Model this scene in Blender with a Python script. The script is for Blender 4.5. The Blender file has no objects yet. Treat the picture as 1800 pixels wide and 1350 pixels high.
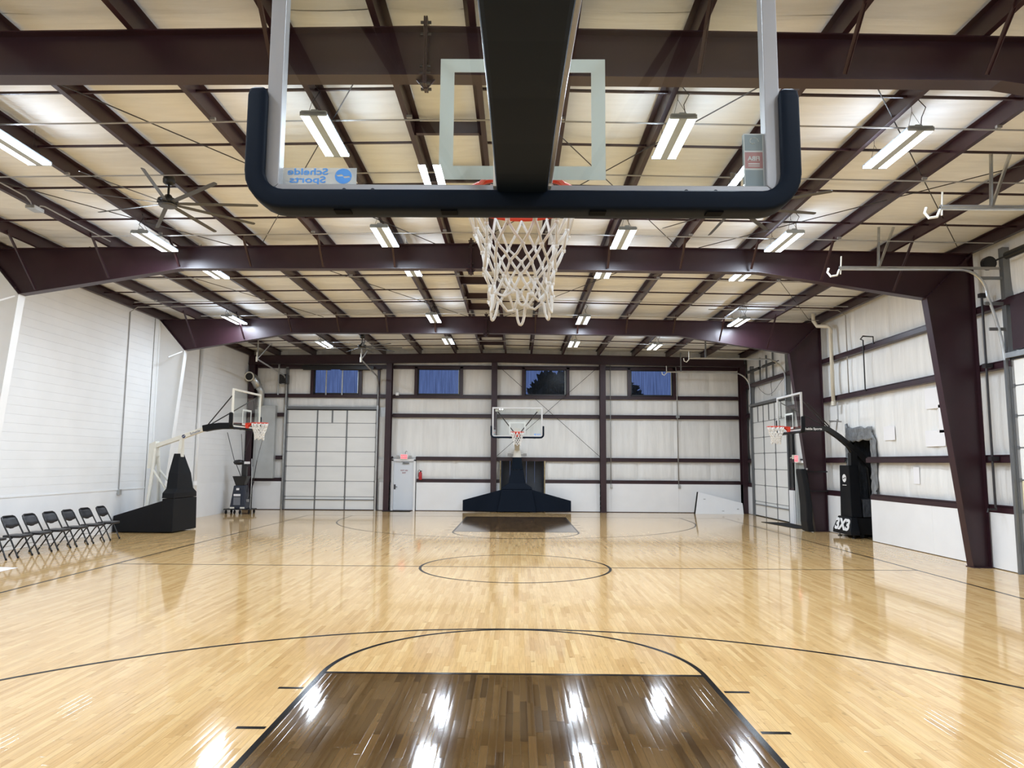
import bpy, bmesh, math, random
from mathutils import Vector, Matrix
rnd = random.Random(7)
S = bpy.context.scene
COL = S.collection
PI = math.pi

# ---------------------------------------------------------------- camera
CAMX, CAMY, CAMZ = 0.01768, -13.96395, 1.98632
PITCH, YAW, ROLL, FPX = 0.1094684, -0.0074529, 0.0073454, 1256.43
fw = Vector((math.sin(YAW) * math.cos(PITCH), math.cos(YAW) * math.cos(PITCH), math.sin(PITCH)))
rt = Vector((math.cos(YAW), -math.sin(YAW), 0))
up = rt.cross(fw)
r2 = rt * math.cos(ROLL) + up * math.sin(ROLL)
u2 = -rt * math.sin(ROLL) + up * math.cos(ROLL)
cam = bpy.data.cameras.new('camera')
cam.sensor_width = 36.0
cam.lens = FPX / 1800 * 36.0
cam.clip_start = 0.05
cam_o = bpy.data.objects.new('camera', cam)
M = Matrix((r2, u2, -fw)).transposed().to_4x4()
M.translation = (CAMX, CAMY, CAMZ)
cam_o.matrix_world = M
COL.objects.link(cam_o)
S.camera = cam_o

# ---------------------------------------------------------------- world, exposure
W = bpy.data.worlds.new('dusk')
S.world = W
W.use_nodes = True
bg = W.node_tree.nodes['Background']
bg.inputs[0].default_value = (0.13, 0.185, 0.36, 1)
bg.inputs[1].default_value = 1.1
S.view_settings.view_transform = 'Standard'
S.view_settings.look = 'None'
S.view_settings.exposure = 0.11
S.view_settings.gamma = 1.0
S.view_settings.use_curve_mapping = False
S.cycles.max_bounces = 10
S.cycles.diffuse_bounces = 6
S.cycles.glossy_bounces = 4
S.cycles.transparent_max_bounces = 12
LAMP = 112.0          # radiance of the tubes


# ---------------------------------------------------------------- materials
def nd(nt, t, **kw):
    n = nt.nodes.new(t)
    for k, v in kw.items():
        setattr(n, k, v)
    return n


def mth(nt, op, a, b=None, c=None):
    n = nd(nt, 'ShaderNodeMath', operation=op)
    for i, x in enumerate((a, b, c)):
        if x is None:
            continue
        if isinstance(x, (int, float)):
            n.inputs[i].default_value = x
        else:
            nt.links.new(x, n.inputs[i])
    return n.outputs[0]


def mat(name, col, rough=0.5, metal=0.0, spec=0.5, noise=0.0, nscale=(8, 8, 8), bump=0.0, bscale=(20, 20, 20), emit=0.0, coat=0.0):
    m = bpy.data.materials.new(name)
    m.use_nodes = True
    nt = m.node_tree
    b = nt.nodes['Principled BSDF']
    b.inputs['Base Color'].default_value = (*col, 1)
    b.inputs['Roughness'].default_value = rough
    b.inputs['Metallic'].default_value = metal
    b.inputs['Specular IOR Level'].default_value = spec
    if coat:
        b.inputs['Coat Weight'].default_value = coat
        b.inputs['Coat Roughness'].default_value = 0.1
    if noise or bump:
        g = nd(nt, 'ShaderNodeNewGeometry')
    if noise:
        mp = nd(nt, 'ShaderNodeMapping')
        mp.inputs['Scale'].default_value = nscale
        nt.links.new(g.outputs['Position'], mp.inputs[0])
        t = nd(nt, 'ShaderNodeTexNoise')
        t.inputs['Scale'].default_value = 1
        t.inputs['Detail'].default_value = 4
        nt.links.new(mp.outputs[0], t.inputs['Vector'])
        r = nd(nt, 'ShaderNodeMapRange')
        r.inputs[1].default_value = 0.3
        r.inputs[2].default_value = 0.7
        r.inputs[3].default_value = 1 - noise
        r.inputs[4].default_value = 1 + noise
        nt.links.new(t.outputs['Fac'], r.inputs[0])
        mx = nd(nt, 'ShaderNodeMix', data_type='RGBA', blend_type='MULTIPLY')
        mx.inputs[0].default_value = 1
        mx.inputs[6].default_value = (*col, 1)
        nt.links.new(r.outputs[0], mx.inputs[7])
        nt.links.new(mx.outputs[2], b.inputs['Base Color'])
    if bump:
        mp = nd(nt, 'ShaderNodeMapping')
        mp.inputs['Scale'].default_value = bscale
        nt.links.new(g.outputs['Position'], mp.inputs[0])
        t = nd(nt, 'ShaderNodeTexNoise')
        t.inputs['Scale'].default_value = 1
        t.inputs['Detail'].default_value = 3
        nt.links.new(mp.outputs[0], t.inputs['Vector'])
        bp = nd(nt, 'ShaderNodeBump')
        bp.inputs['Strength'].default_value = bump
        bp.inputs['Distance'].default_value = 0.02
        nt.links.new(t.outputs['Fac'], bp.inputs['Height'])
        nt.links.new(bp.outputs[0], b.inputs['Normal'])
    if emit:
        b.inputs['Emission Color'].default_value = (*col, 1)
        b.inputs['Emission Strength'].default_value = emit
    return m


def glass_mat(name, tint, refl=1.0, rough=0.0, streak=False):
    m = bpy.data.materials.new(name)
    m.use_nodes = True
    nt = m.node_tree
    for n in list(nt.nodes):
        nt.nodes.remove(n)
    out = nd(nt, 'ShaderNodeOutputMaterial')
    tr = nd(nt, 'ShaderNodeBsdfTransparent')
    tr.inputs[0].default_value = (*tint, 1)
    gl = nd(nt, 'ShaderNodeBsdfGlossy')
    gl.inputs['Roughness'].default_value = rough
    gl.inputs['Color'].default_value = (refl, refl, refl, 1)
    fr = nd(nt, 'ShaderNodeFresnel')
    fr.inputs[0].default_value = 1.5
    mx = nd(nt, 'ShaderNodeMixShader')
    gb = nd(nt, 'ShaderNodeNewGeometry')
    nt.links.new(mth(nt, 'MULTIPLY', fr.outputs[0], mth(nt, 'SUBTRACT', 1.0, gb.outputs['Backfacing'])), mx.inputs[0])
    nt.links.new(tr.outputs[0], mx.inputs[1])
    nt.links.new(gl.outputs[0], mx.inputs[2])
    if streak:
        g = nd(nt, 'ShaderNodeNewGeometry')
        mp = nd(nt, 'ShaderNodeMapping')
        mp.inputs['Scale'].default_value = (22, 22, 0.9)
        nt.links.new(g.outputs['Position'], mp.inputs[0])
        t = nd(nt, 'ShaderNodeTexNoise')
        t.inputs['Scale'].default_value = 1
        t.inputs['Detail'].default_value = 5
        nt.links.new(mp.outputs[0], t.inputs['Vector'])
        cr = nd(nt, 'ShaderNodeValToRGB')
        cr.color_ramp.elements[0].position = 0.3
        cr.color_ramp.elements[0].color = (tint[0] * .72, tint[1] * .72, tint[2] * .74, 1)
        cr.color_ramp.elements[1].position = 0.7
        cr.color_ramp.elements[1].color = (*tint, 1)
        nt.links.new(t.outputs['Fac'], cr.inputs[0])
        nt.links.new(cr.outputs[0], tr.inputs[0])
    nt.links.new(mx.outputs[0], out.inputs[0])
    return m


PLW = 0.057   # maple strip width


def fract(x):
    return x - math.floor(x)


def strip_len(i):
    return 0.42 + 0.6 * fract(i * 0.754877)


def strip_off(i):
    return fract(i * 0.5698402) * 5.0


def wood_mat():
    m = bpy.data.materials.new('maple_strip_floor')
    m.use_nodes = True
    nt = m.node_tree
    L = nt.links
    b = nt.nodes['Principled BSDF']
    g = nd(nt, 'ShaderNodeNewGeometry')
    sp = nd(nt, 'ShaderNodeSeparateXYZ')
    L.new(g.outputs['Position'], sp.inputs[0])
    x, y = sp.outputs[0], sp.outputs[1]
    xs = mth(nt, 'DIVIDE', x, PLW)
    idx = mth(nt, 'FLOOR', xs)
    ln = mth(nt, 'MULTIPLY_ADD', mth(nt, 'FRACT', mth(nt, 'MULTIPLY', idx, 0.754877)), 0.6, 0.42)
    off = mth(nt, 'MULTIPLY', mth(nt, 'FRACT', mth(nt, 'MULTIPLY', idx, 0.5698402)), 5.0)
    t = mth(nt, 'ADD', mth(nt, 'DIVIDE', y, ln), off)
    k = mth(nt, 'FLOOR', t)
    cv = nd(nt, 'ShaderNodeCombineXYZ')
    L.new(idx, cv.inputs[0])
    L.new(k, cv.inputs[1])
    wn = nd(nt, 'ShaderNodeTexWhiteNoise', noise_dimensions='3D')
    L.new(cv.outputs[0], wn.inputs['Vector'])
    r = wn.outputs['Value']
    cr = nd(nt, 'ShaderNodeValToRGB')
    e = cr.color_ramp.elements
    e[0].position, e[0].color = 0.0, (0.56, 0.345, 0.142, 1)
    e[1].position, e[1].color = 1.0, (0.72, 0.50, 0.235, 1)
    for p, c in ((0.12, (0.615, 0.39, 0.165, 1)), (0.55, (0.665, 0.435, 0.193, 1)), (0.88, (0.705, 0.475, 0.222, 1))):
        q = e.new(p)
        q.color = c
    L.new(r, cr.inputs[0])
    # grain
    gv = nd(nt, 'ShaderNodeCombineXYZ')
    L.new(mth(nt, 'MULTIPLY', x, 90.0), gv.inputs[0])
    L.new(mth(nt, 'MULTIPLY', y, 3.5), gv.inputs[1])
    L.new(mth(nt, 'MULTIPLY', r, 60.0), gv.inputs[2])
    n = nd(nt, 'ShaderNodeTexNoise')
    n.inputs['Scale'].default_value = 1
    n.inputs['Detail'].default_value = 4
    L.new(gv.outputs[0], n.inputs['Vector'])
    gr = nd(nt, 'ShaderNodeMapRange')
    for i, v in ((1, .25), (2, .75), (3, .86), (4, 1.12)):
        gr.inputs[i].default_value = v
    L.new(n.outputs['Fac'], gr.inputs[0])
    # knots / mineral streaks, darker in the stained lane
    kv = nd(nt, 'ShaderNodeCombineXYZ')
    L.new(mth(nt, 'MULTIPLY', x, 16.0), kv.inputs[0])
    L.new(mth(nt, 'MULTIPLY', y, 7.0), kv.inputs[1])
    L.new(mth(nt, 'MULTIPLY', r, 90.0), kv.inputs[2])
    kn = nd(nt, 'ShaderNodeTexNoise')
    kn.inputs['Scale'].default_value = 1
    kn.inputs['Detail'].default_value = 2
    L.new(kv.outputs[0], kn.inputs['Vector'])
    kr = nd(nt, 'ShaderNodeMapRange')
    for i, v in ((1, .22), (2, .33), (3, .72), (4, 1.0)):
        kr.inputs[i].default_value = v
    L.new(kn.outputs['Fac'], kr.inputs[0])
    # hairline joints
    fx = mth(nt, 'FRACT', xs)
    edge = mth(nt, 'LESS_THAN', mth(nt, 'MINIMUM', fx, mth(nt, 'SUBTRACT', 1.0, fx)), 0.012)
    ft = mth(nt, 'FRACT', t)
    edge2 = mth(nt, 'LESS_THAN', mth(nt, 'MULTIPLY', ft, ln), 0.0012)
    ed = mth(nt, 'MULTIPLY', mth(nt, 'MAXIMUM', edge, edge2), -0.35)
    tone = mth(nt, 'MULTIPLY', mth(nt, 'MULTIPLY', gr.outputs[0], kr.outputs[0]), mth(nt, 'ADD', ed, 1.0))
    # stained lanes
    ax = mth(nt, 'ABSOLUTE', x)
    ay = mth(nt, 'ABSOLUTE', y)
    inx = mth(nt, 'LESS_THAN', ax, 1.80)
    iny = mth(nt, 'MULTIPLY', mth(nt, 'GREATER_THAN', ay, 6.955), mth(nt, 'LESS_THAN', ay, 12.74))
    key = mth(nt, 'MULTIPLY', inx, iny)
    st = nd(nt, 'ShaderNodeValToRGB')
    q_ = st.color_ramp.elements
    q_[0].position, q_[0].color = 0.0, (0.056, 0.031, 0.0125, 1)
    q_[1].position, q_[1].color = 1.0, (0.138, 0.078, 0.029, 1)
    for p, c in ((0.15, (0.084, 0.045, 0.015, 1)), (0.6, (0.103, 0.0565, 0.019, 1))):
        q = q_.new(p)
        q.color = c
    L.new(r, st.inputs[0])
    ks = nd(nt, 'ShaderNodeMix', data_type='RGBA')
    L.new(key, ks.inputs[0])
    L.new(cr.outputs[0], ks.inputs[6])
    L.new(st.outputs[0], ks.inputs[7])
    fin = nd(nt, 'ShaderNodeMix', data_type='RGBA', blend_type='MULTIPLY')
    fin.inputs[0].default_value = 1
    L.new(ks.outputs[2], fin.inputs[6])
    L.new(tone, fin.inputs[7])
    L.new(fin.outputs[2], b.inputs['Base Color'])
    b.inputs['Roughness'].default_value = 0.075
    b.inputs['Specular IOR Level'].default_value = 0.5
    # slight waviness of the finish
    wv = nd(nt, 'ShaderNodeTexNoise')
    wv.inputs['Scale'].default_value = 2.2
    wv.inputs['Detail'].default_value = 2
    L.new(g.outputs['Position'], wv.inputs['Vector'])
    bp = nd(nt, 'ShaderNodeBump')
    bp.inputs['Strength'].default_value = 0.004
    bp.inputs['Distance'].default_value = 0.02
    L.new(wv.outputs['Fac'], bp.inputs['Height'])
    L.new(bp.outputs[0], b.inputs['Normal'])
    return m


WOOD = wood_mat()
LINE = mat('black_court_paint', (0.007, 0.007, 0.008), 0.16, spec=0.06)
MAROON = mat('maroon_steel_paint', (0.029, 0.0098, 0.0150), 0.38, spec=0.5, noise=0.12, nscale=(3, 3, 3))
DKSTEEL = mat('dark_steel', (0.03, 0.028, 0.032), 0.45, metal=0.2)
LINER = mat('cream_vinyl_liner', (0.80, 0.83, 0.86), 0.55, spec=0.3, noise=0.05, nscale=(1.5, 9, 3), bump=0.35, bscale=(1.2, 22, 6))
WHITE = mat('white_wall_paint', (0.82, 0.83, 0.835), 0.5, noise=0.025, nscale=(1.5, 1.5, 1.5))
SMOOTH_WHITE = mat('white_liner_panel', (0.85, 0.86, 0.87), 0.35, noise=0.02, nscale=(2, 2, 2))
INSUL_X = mat('white_vinyl_insulation', (0.83, 0.83, 0.81), 0.42, spec=0.4, noise=0.06, nscale=(6, 6, 0.7), bump=0.5, bscale=(26, 26, 1.6))
DOORWHITE = mat('overhead_door_white', (0.82, 0.83, 0.82), 0.5, noise=0.03, nscale=(1, 1, 3))
DOORGREY = mat('door_track_grey', (0.20, 0.21, 0.22), 0.4, metal=0.5)
GALV = mat('galvanised_steel', (0.52, 0.54, 0.55), 0.32, metal=0.85, noise=0.12, nscale=(5, 5, 5))
DUCT = mat('duct_sheet_metal', (0.56, 0.58, 0.58), 0.38, metal=0.55, noise=0.08, nscale=(2, 2, 2))
CONDUIT = mat('grey_conduit', (0.36, 0.36, 0.36), 0.4, metal=0.4)
PAD = mat('black_vinyl_pad', (0.0060, 0.0068, 0.009), 0.55, spec=0.2, noise=0.1, nscale=(5, 5, 5))
NAVYPAD = mat('dark_navy_pad', (0.0040, 0.0085, 0.018), 0.6, spec=0.12)
NAVYPAD2 = mat('charcoal_arm_pad', (0.0040, 0.0085, 0.0165), 0.6, spec=0.10)
NOTCHM = mat('notch_black', (0.003, 0.003, 0.004), 0.7, spec=0.05)
BLACK = mat('black_metal', (0.012, 0.012, 0.013), 0.35)
BLACKRUB = mat('black_rubber', (0.014, 0.014, 0.015), 0.8, spec=0.2)
OFFWHITE = mat('white_goal_steel', (0.78, 0.77, 0.70), 0.35)
FRAMEW = mat('backboard_frame_paint', (0.62, 0.61, 0.60), 0.35, metal=0.1)
FRAMEG = mat('aluminium_frame', (0.36, 0.36, 0.37), 0.32, metal=0.3)
RED = mat('orange_red_rim', (0.72, 0.055, 0.022), 0.35)
NET = mat('white_net_cord', (0.80, 0.78, 0.74), 0.8, spec=0.2)
RECT = mat('white_target_paint', (0.66, 0.70, 0.67), 0.5)
GLASS = glass_mat('backboard_glass', (0.95, 0.97, 0.965), 1.0, 0.0)
PANE = glass_mat('dusk_window_pane', (0.80, 0.84, 0.92), 0.25, 0.25, streak=True)
TUBE = mat('lamp_tube', (1.0, 1.0, 1.0), 0.5, emit=LAMP)
TUBE.node_tree.nodes['Principled BSDF'].inputs['Emission Color'].default_value = (0.85, 0.975, 1.13, 1)
DIFFUSER = mat('white_diffuser', (0.92, 0.98, 1.0), 0.5, emit=5.0)
DIFFUSER.cycles.emission_sampling = 'NONE'
LAMPBODY = mat('grey_lamp_body', (0.40, 0.46, 0.53), 0.5)
FANGREY = mat('fan_blade_grey', (0.075, 0.077, 0.082), 0.4, metal=0.3)
PVC = mat('cream_pvc', (0.70, 0.66, 0.56), 0.4)
WOOL = mat('dark_insulation_wrap', (0.05, 0.054, 0.062), 0.6, noise=0.45, nscale=(16, 16, 7), bump=0.9, bscale=(14, 14, 9))
GREYSHEET = mat('grey_steel_sheet', (0.17, 0.185, 0.215), 0.45, noise=0.08, nscale=(4, 4, 4))
SIGNRED = mat('exit_sign_red', (1.0, 0.16, 0.2), 0.4, emit=0.75)
SIGNWHITE = mat('exit_sign_white', (0.9, 0.78, 0.76), 0.4)
TXTRED = mat('dark_red_lettering', (0.28, 0.05, 0.06), 0.5)
TXTBLUE = mat('blue_lettering', (0.08, 0.36, 0.95), 0.4)
TXTNAVY = mat('navy_lettering', (0.03, 0.04, 0.12), 0.4)
TXTWHITE = mat('white_lettering', (0.82, 0.82, 0.82), 0.5)
EXTRED = mat('extinguisher_red', (0.45, 0.02, 0.025), 0.3)
PAPER = mat('white_paper', (0.84, 0.84, 0.86), 0.7)
STICKERBG = mat('pale_clear_sticker', (0.74, 0.77, 0.82), 0.4)
STICKERBG.node_tree.nodes['Principled BSDF'].inputs['Alpha'].default_value = 0.5
STTEAL = mat('sticker_teal', (0.22, 0.28, 0.30), 0.5)
STRED = mat('sticker_dusty_red', (0.36, 0.20, 0.20), 0.5)
STLIGHT = mat('sticker_pale', (0.50, 0.55, 0.55), 0.5)
YELLOWPANEL = mat('cream_fibreglass_panel', (0.76, 0.70, 0.50), 0.5)
LEAF = mat('dusk_foliage', (0.03, 0.045, 0.035), 0.7, noise=0.3)
BARK = mat('bark', (0.05, 0.04, 0.035), 0.8)
GRASS = mat('outside_ground', (0.05, 0.06, 0.04), 0.9, noise=0.2, nscale=(2, 2, 2))
MACHINE = mat('machine_navy_shell', (0.018, 0.024, 0.042), 0.4)


# ---------------------------------------------------------------- mesh helpers
class MB:
    def __init__(s):
        s.v, s.f = [], []

    def add(s, vs, fs):
        o = len(s.v)
        s.v += [tuple(q) for q in vs]
        s.f += [tuple(i + o for i in f) for f in fs]
        return s

    def box(s, x0, x1, y0, y1, z0, z1):
        vs = [(x, y, z) for z in (z0, z1) for y in (y0, y1) for x in (x0, x1)]
        return s.add(vs, [(0, 2, 3, 1), (4, 5, 7, 6), (0, 1, 5, 4), (2, 6, 7, 3), (0, 4, 6, 2), (1, 3, 7, 5)])

    def bar(s, a, b, w, h, upv=(0, 0, 1)):
        a, b = Vector(a), Vector(b)
        d = (b - a).normalized()
        u = Vector(upv)
        if abs(d.dot(u)) > 0.98:
            u = Vector((0, 1, 0))
        r = d.cross(u).normalized()
        u = r.cross(d)
        vs = [p + r * (i * w / 2) + u * (j * h / 2) for p in (a, b) for i, j in ((-1, -1), (1, -1), (1, 1), (-1, 1))]
        return s.add(vs, [(3, 2, 1, 0), (4, 5, 6, 7), (0, 1, 5, 4), (1, 2, 6, 5), (2, 3, 7, 6), (3, 0, 4, 7)])

    def tube(s, pts, r, n=8, closed=False, r1=None):
        pts = [Vector(p) for p in pts]
        N = len(pts)
        vs = []
        prev = None
        for i, p in enumerate(pts):
            if closed:
                d = (pts[(i + 1) % N] - pts[i - 1]).normalized()
            else:
                d = (pts[min(i + 1, N - 1)] - pts[max(i - 1, 0)]).normalized()
            if prev is None:
                q = Vector((0, 0, 1)) if abs(d.z) < 0.9 else Vector((1, 0, 0))
                a = d.cross(q).normalized()
            else:
                a = (prev - d * prev.dot(d))
                a = a.normalized() if a.length > 1e-6 else d.orthogonal().normalized()
            prev = a
            b = d.cross(a)
            rr = r if r1 is None else r + (r1 - r) * i / max(N - 1, 1)
            vs += [p + (a * math.cos(2 * PI * k / n) + b * math.sin(2 * PI * k / n)) * rr for k in range(n)]
        fs = []
        for i in range(N if closed else N - 1):
            j = (i + 1) % N
            for k in range(n):
                fs.append((i * n + k, i * n + (k + 1) % n, j * n + (k + 1) % n, j * n + k))
        if not closed:
            fs.append(tuple(range(n - 1, -1, -1)))
            fs.append(tuple((N - 1) * n + k for k in range(n)))
        return s.add(vs, fs)

    def cone(s, a, b, ra, rb, n=20):
        return s.tube([a, b], ra, n, r1=rb)

    def prism(s, poly, ax, t0, t1):
        def P(p, t):
            return {'x': (t, p[0], p[1]), 'y': (p[0], t, p[1]), 'z': (p[0], p[1], t)}[ax]
        n = len(poly)
        vs = [P(p, t0) for p in poly] + [P(p, t1) for p in poly]
        fs = [tuple(range(n - 1, -1, -1)), tuple(range(n, 2 * n))]
        fs += [(i, (i + 1) % n, n + (i + 1) % n, n + i) for i in range(n)]
        return s.add(vs, fs)

    def loft(s, rings):
        n = len(rings[0])
        vs = [p for r in rings for p in r]
        fs = [tuple(range(n - 1, -1, -1)), tuple((len(rings) - 1) * n + k for k in range(n))]
        for i in range(len(rings) - 1):
            for k in range(n):
                fs.append((i * n + k, i * n + (k + 1) % n, (i + 1) * n + (k + 1) % n, (i + 1) * n + k))
        return s.add(vs, fs)

    def lathe(s, prof, c=(0, 0, 0), n=20):
        c = Vector(c)
        rings = [[c + Vector((r * math.cos(2 * PI * k / n), r * math.sin(2 * PI * k / n), z)) for k in range(n)] for r, z in prof]
        return s.loft(rings)

    def ribbon(s, pts, w, z0, z1, closed=False):
        """flat strip on the floor following 2-D points"""
        N = len(pts)
        L, R = [], []
        for i in range(N):
            if closed:
                a, b = pts[i - 1], pts[(i + 1) % N]
            else:
                a, b = pts[max(i - 1, 0)], pts[min(i + 1, N - 1)]
            d = Vector((b[0] - a[0], b[1] - a[1])).normalized()
            nrm = Vector((-d.y, d.x)) * w / 2
            L.append((pts[i][0] + nrm.x, pts[i][1] + nrm.y))
            R.append((pts[i][0] - nrm.x, pts[i][1] - nrm.y))
        vs = [(x, y, z1) for x, y in L] + [(x, y, z1) for x, y in R]
        fs = [(N + i, N + (i + 1) % N, (i + 1) % N, i) for i in range(N if closed else N - 1)]
        return s.add(vs, fs)

    def mesh(s, name, m, smooth=False):
        me = bpy.data.meshes.new(name)
        me.from_pydata(s.v, [], s.f)
        bm = bmesh.new()
        bm.from_mesh(me)
        bmesh.ops.recalc_face_normals(bm, faces=bm.faces)
        bm.to_mesh(me)
        bm.free()
        if m:
            me.materials.append(m)
        if smooth:
            for p in me.polygons:
                p.use_smooth = True
        return me

    def build(s, name, m, parent=None, smooth=False, bevel=0.0, seg=2):
        o = bpy.data.objects.new(name, s.mesh(name, m, smooth))
        COL.objects.link(o)
        if parent:
            o.parent = parent
        if bevel:
            md = o.modifiers.new('bevel', 'BEVEL')
            md.width = bevel
            md.segments = seg
            md.limit_method = 'ANGLE'
        return o


def tag(o, label=None, cat=None, group=None, kind=None):
    if label:
        o['label'] = label
    if cat:
        o['category'] = cat
    if group:
        o['group'] = group
    if kind:
        o['kind'] = kind
    return o


def thing(name, label, cat, loc=(0, 0, 0), rz=0.0, group=None):
    o = bpy.data.objects.new(name, None)
    o.empty_display_size = 0.2
    COL.objects.link(o)
    o.location = loc
    o.rotation_euler = (0, 0, rz)
    return tag(o, label, cat, group)


def structure(name, loc=(0, 0, 0), label=None):
    o = bpy.data.objects.new(name, None)
    o.empty_display_size = 0.2
    COL.objects.link(o)
    o.location = loc
    return tag(o, label=label, kind='structure')


def copy_tree(o, parent=None):
    c = o.copy()
    COL.objects.link(c)
    c.parent = parent
    for ch in list(o.children):
        copy_tree(ch, c)
    return c


def text_obj(name, s, size, m, parent, origin, right, upv, thick=0.001, bold=0.0, sx=1.0, align='CENTER'):
    cu = bpy.data.curves.new(name, 'FONT')
    cu.body = s
    cu.size = size
    cu.align_x = align
    cu.align_y = 'CENTER'
    cu.extrude = thick
    cu.offset = bold
    tmp = bpy.data.objects.new(name + '_tmp', cu)
    COL.objects.link(tmp)
    dg = bpy.context.evaluated_depsgraph_get()
    me = bpy.data.meshes.new_from_object(tmp.evaluated_get(dg))
    bpy.data.objects.remove(tmp)
    r, u = Vector(right), Vector(upv)
    n = r.cross(u)
    mt = Matrix((r * sx, u, n)).transposed().to_4x4()
    mt.translation = origin
    me.transform(mt)
    me.name = name
    me.materials.clear()
    me.materials.append(m)
    o = bpy.data.objects.new(name, me)
    COL.objects.link(o)
    if parent:
        o.parent = parent
    return o


def arc(cx, cy, r, a0, a1, n):
    return [(cx + r * math.cos(a0 + (a1 - a0) * i / n), cy + r * math.sin(a0 + (a1 - a0) * i / n)) for i in range(n + 1)]


# ---------------------------------------------------------------- building dimensions
XL, XR = -11.1, 9.35          # inner face of left wall, outer flange plane of right columns
XRW = 9.50                    # insulation face of right wall
YF, YB = 15.72, -21.7         # insulation face of far wall, wall behind the camera
RX = -0.96                    # ridge
FRAMES = [-14.3, -6.9, 0.5, 7.9]
YEND = 15.3


def ztop(x):
    return 6.49 - 0.016 * abs(x - RX)


PURL = [-9.93, -8.43, -6.98, -5.5, -4.0, -2.52, -1.43, -0.5, 0.56, 1.86, 3.35, 4.8, 6.22, 7.68]
PH = 0.22

# ================================================================= FLOOR
PX0, PX1, PY0, PY1 = -90 * PLW, 90 * PLW, -9.75, -6.60       # zone where every strip is a piece
mb = MB()
mb.box(-11.4, 9.9, PY1, 17.4, -0.12, 0)
mb.box(-11.4, 9.9, -22.0, PY0, -0.12, 0)
mb.box(-11.4, PX0, PY0, PY1, -0.12, 0)
mb.box(PX1, 9.9, PY0, PY1, -0.12, 0)
mb.box(PX0, PX1, PY0, PY1, -0.12, -0.012)
mb.box(9.9, 10.7, 5.2, 7.2, -0.12, 0)
floor = mb.build('floor', WOOD)
tag(floor, kind='structure')


def plank_geo(mb, x0, x1, y0, y1, tx, ty, dz, b=0.0011):
    """one floor strip: eased edges, slightly crowned top and a slight tilt"""
    cx, cy = (x0 + x1) / 2, (y0 + y1) / 2
    hw = (x1 - x0) / 2
    e = 0.00012

    def q(x, y, z):
        return (x, y, z + (x - cx) * tx + (y - cy) * ty + dz)
    xs_ = [x0 + e] + [x0 + b + (2 * hw - 2 * b) * k / 6 for k in range(7)] + [x1 - e]

    def zc(x):
        return -0.0055 * (x - cx) ** 2 / hw
    vs, fs = [], []
    n = len(xs_)
    for (y, in_) in ((y0 + e, 0), (y0 + b, 1), (y1 - b, 1), (y1 - e, 0)):
        for k, x in enumerate(xs_):
            low = (k in (0, n - 1)) or not in_
            vs.append(q(x, y, zc(x) - (0.0007 if low else 0)))
    for j_ in range(3):
        for k in range(n - 1):
            a_ = j_ * n + k
            fs.append((a_, a_ + 1, a_ + n + 1, a_ + n))
    o_ = len(vs)
    vs += [q(x, y, -0.012) for x, y in ((x0 + e, y0 + e), (x1 - e, y0 + e), (x1 - e, y1 - e), (x0 + e, y1 - e))]
    fs.append((o_, o_ + 1) + tuple(range(n - 1, -1, -1)))
    fs.append((o_ + 2, o_ + 3) + tuple(range(3 * n, 4 * n)))
    fs.append((o_ + 1, o_ + 2, 4 * n - 1, 3 * n - 1, 2 * n - 1, n - 1))
    fs.append((o_ + 3, o_, 0, n, 2 * n, 3 * n))
    mb.add(vs, fs)


pieces = []
for i in range(-90, 90):
    L, off = strip_len(i), strip_off(i)
    k0, k1 = math.floor(PY0 / L + off), math.floor(PY1 / L + off)
    for k in range(k0, k1 + 1):
        y0, y1 = max((k - off) * L, PY0), min((k + 1 - off) * L, PY1)
        if y1 - y0 < 0.004:
            continue
        x0, x1 = i * PLW, (i + 1) * PLW
        d = (y0 + y1) / 2 + 13.96
        vis = abs((x0 + x1) / 2) < d * 0.72 and y1 > -9.22
        size = (min(y1, PY1) - max(y0, -9.22)) / d ** 3 if vis else -1
        pieces.append((size, x0, x1, y0, y1))
pieces.sort(key=lambda p: -p[0])
rest = MB()
for n, (sz, x0, x1, y0, y1) in enumerate(pieces):
    tx, ty, dz = rnd.gauss(0, 0.006), rnd.gauss(0, 0.0009), rnd.uniform(-0.0001, 0.0001)
    if n < 300:
        m1 = MB()
        plank_geo(m1, x0, x1, y0, y1, tx, ty, dz)
        m1.build('floor_strip', WOOD, floor)
    else:
        plank_geo(rest, x0, x1, y0, y1, tx, ty, dz)
tag(rest.build('floor_strips', WOOD, floor), kind='stuff')

# court lines (paint on the floor)
Z0, Z1 = 0.0004, 0.0012
FT, KH, SW, BL = 6.953, 1.829, 7.648, 12.745


def line(name, pts, w, closed=False, z=Z1):
    MB().ribbon(pts, w, Z0, z, closed).build(name, LINE, floor)


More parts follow.
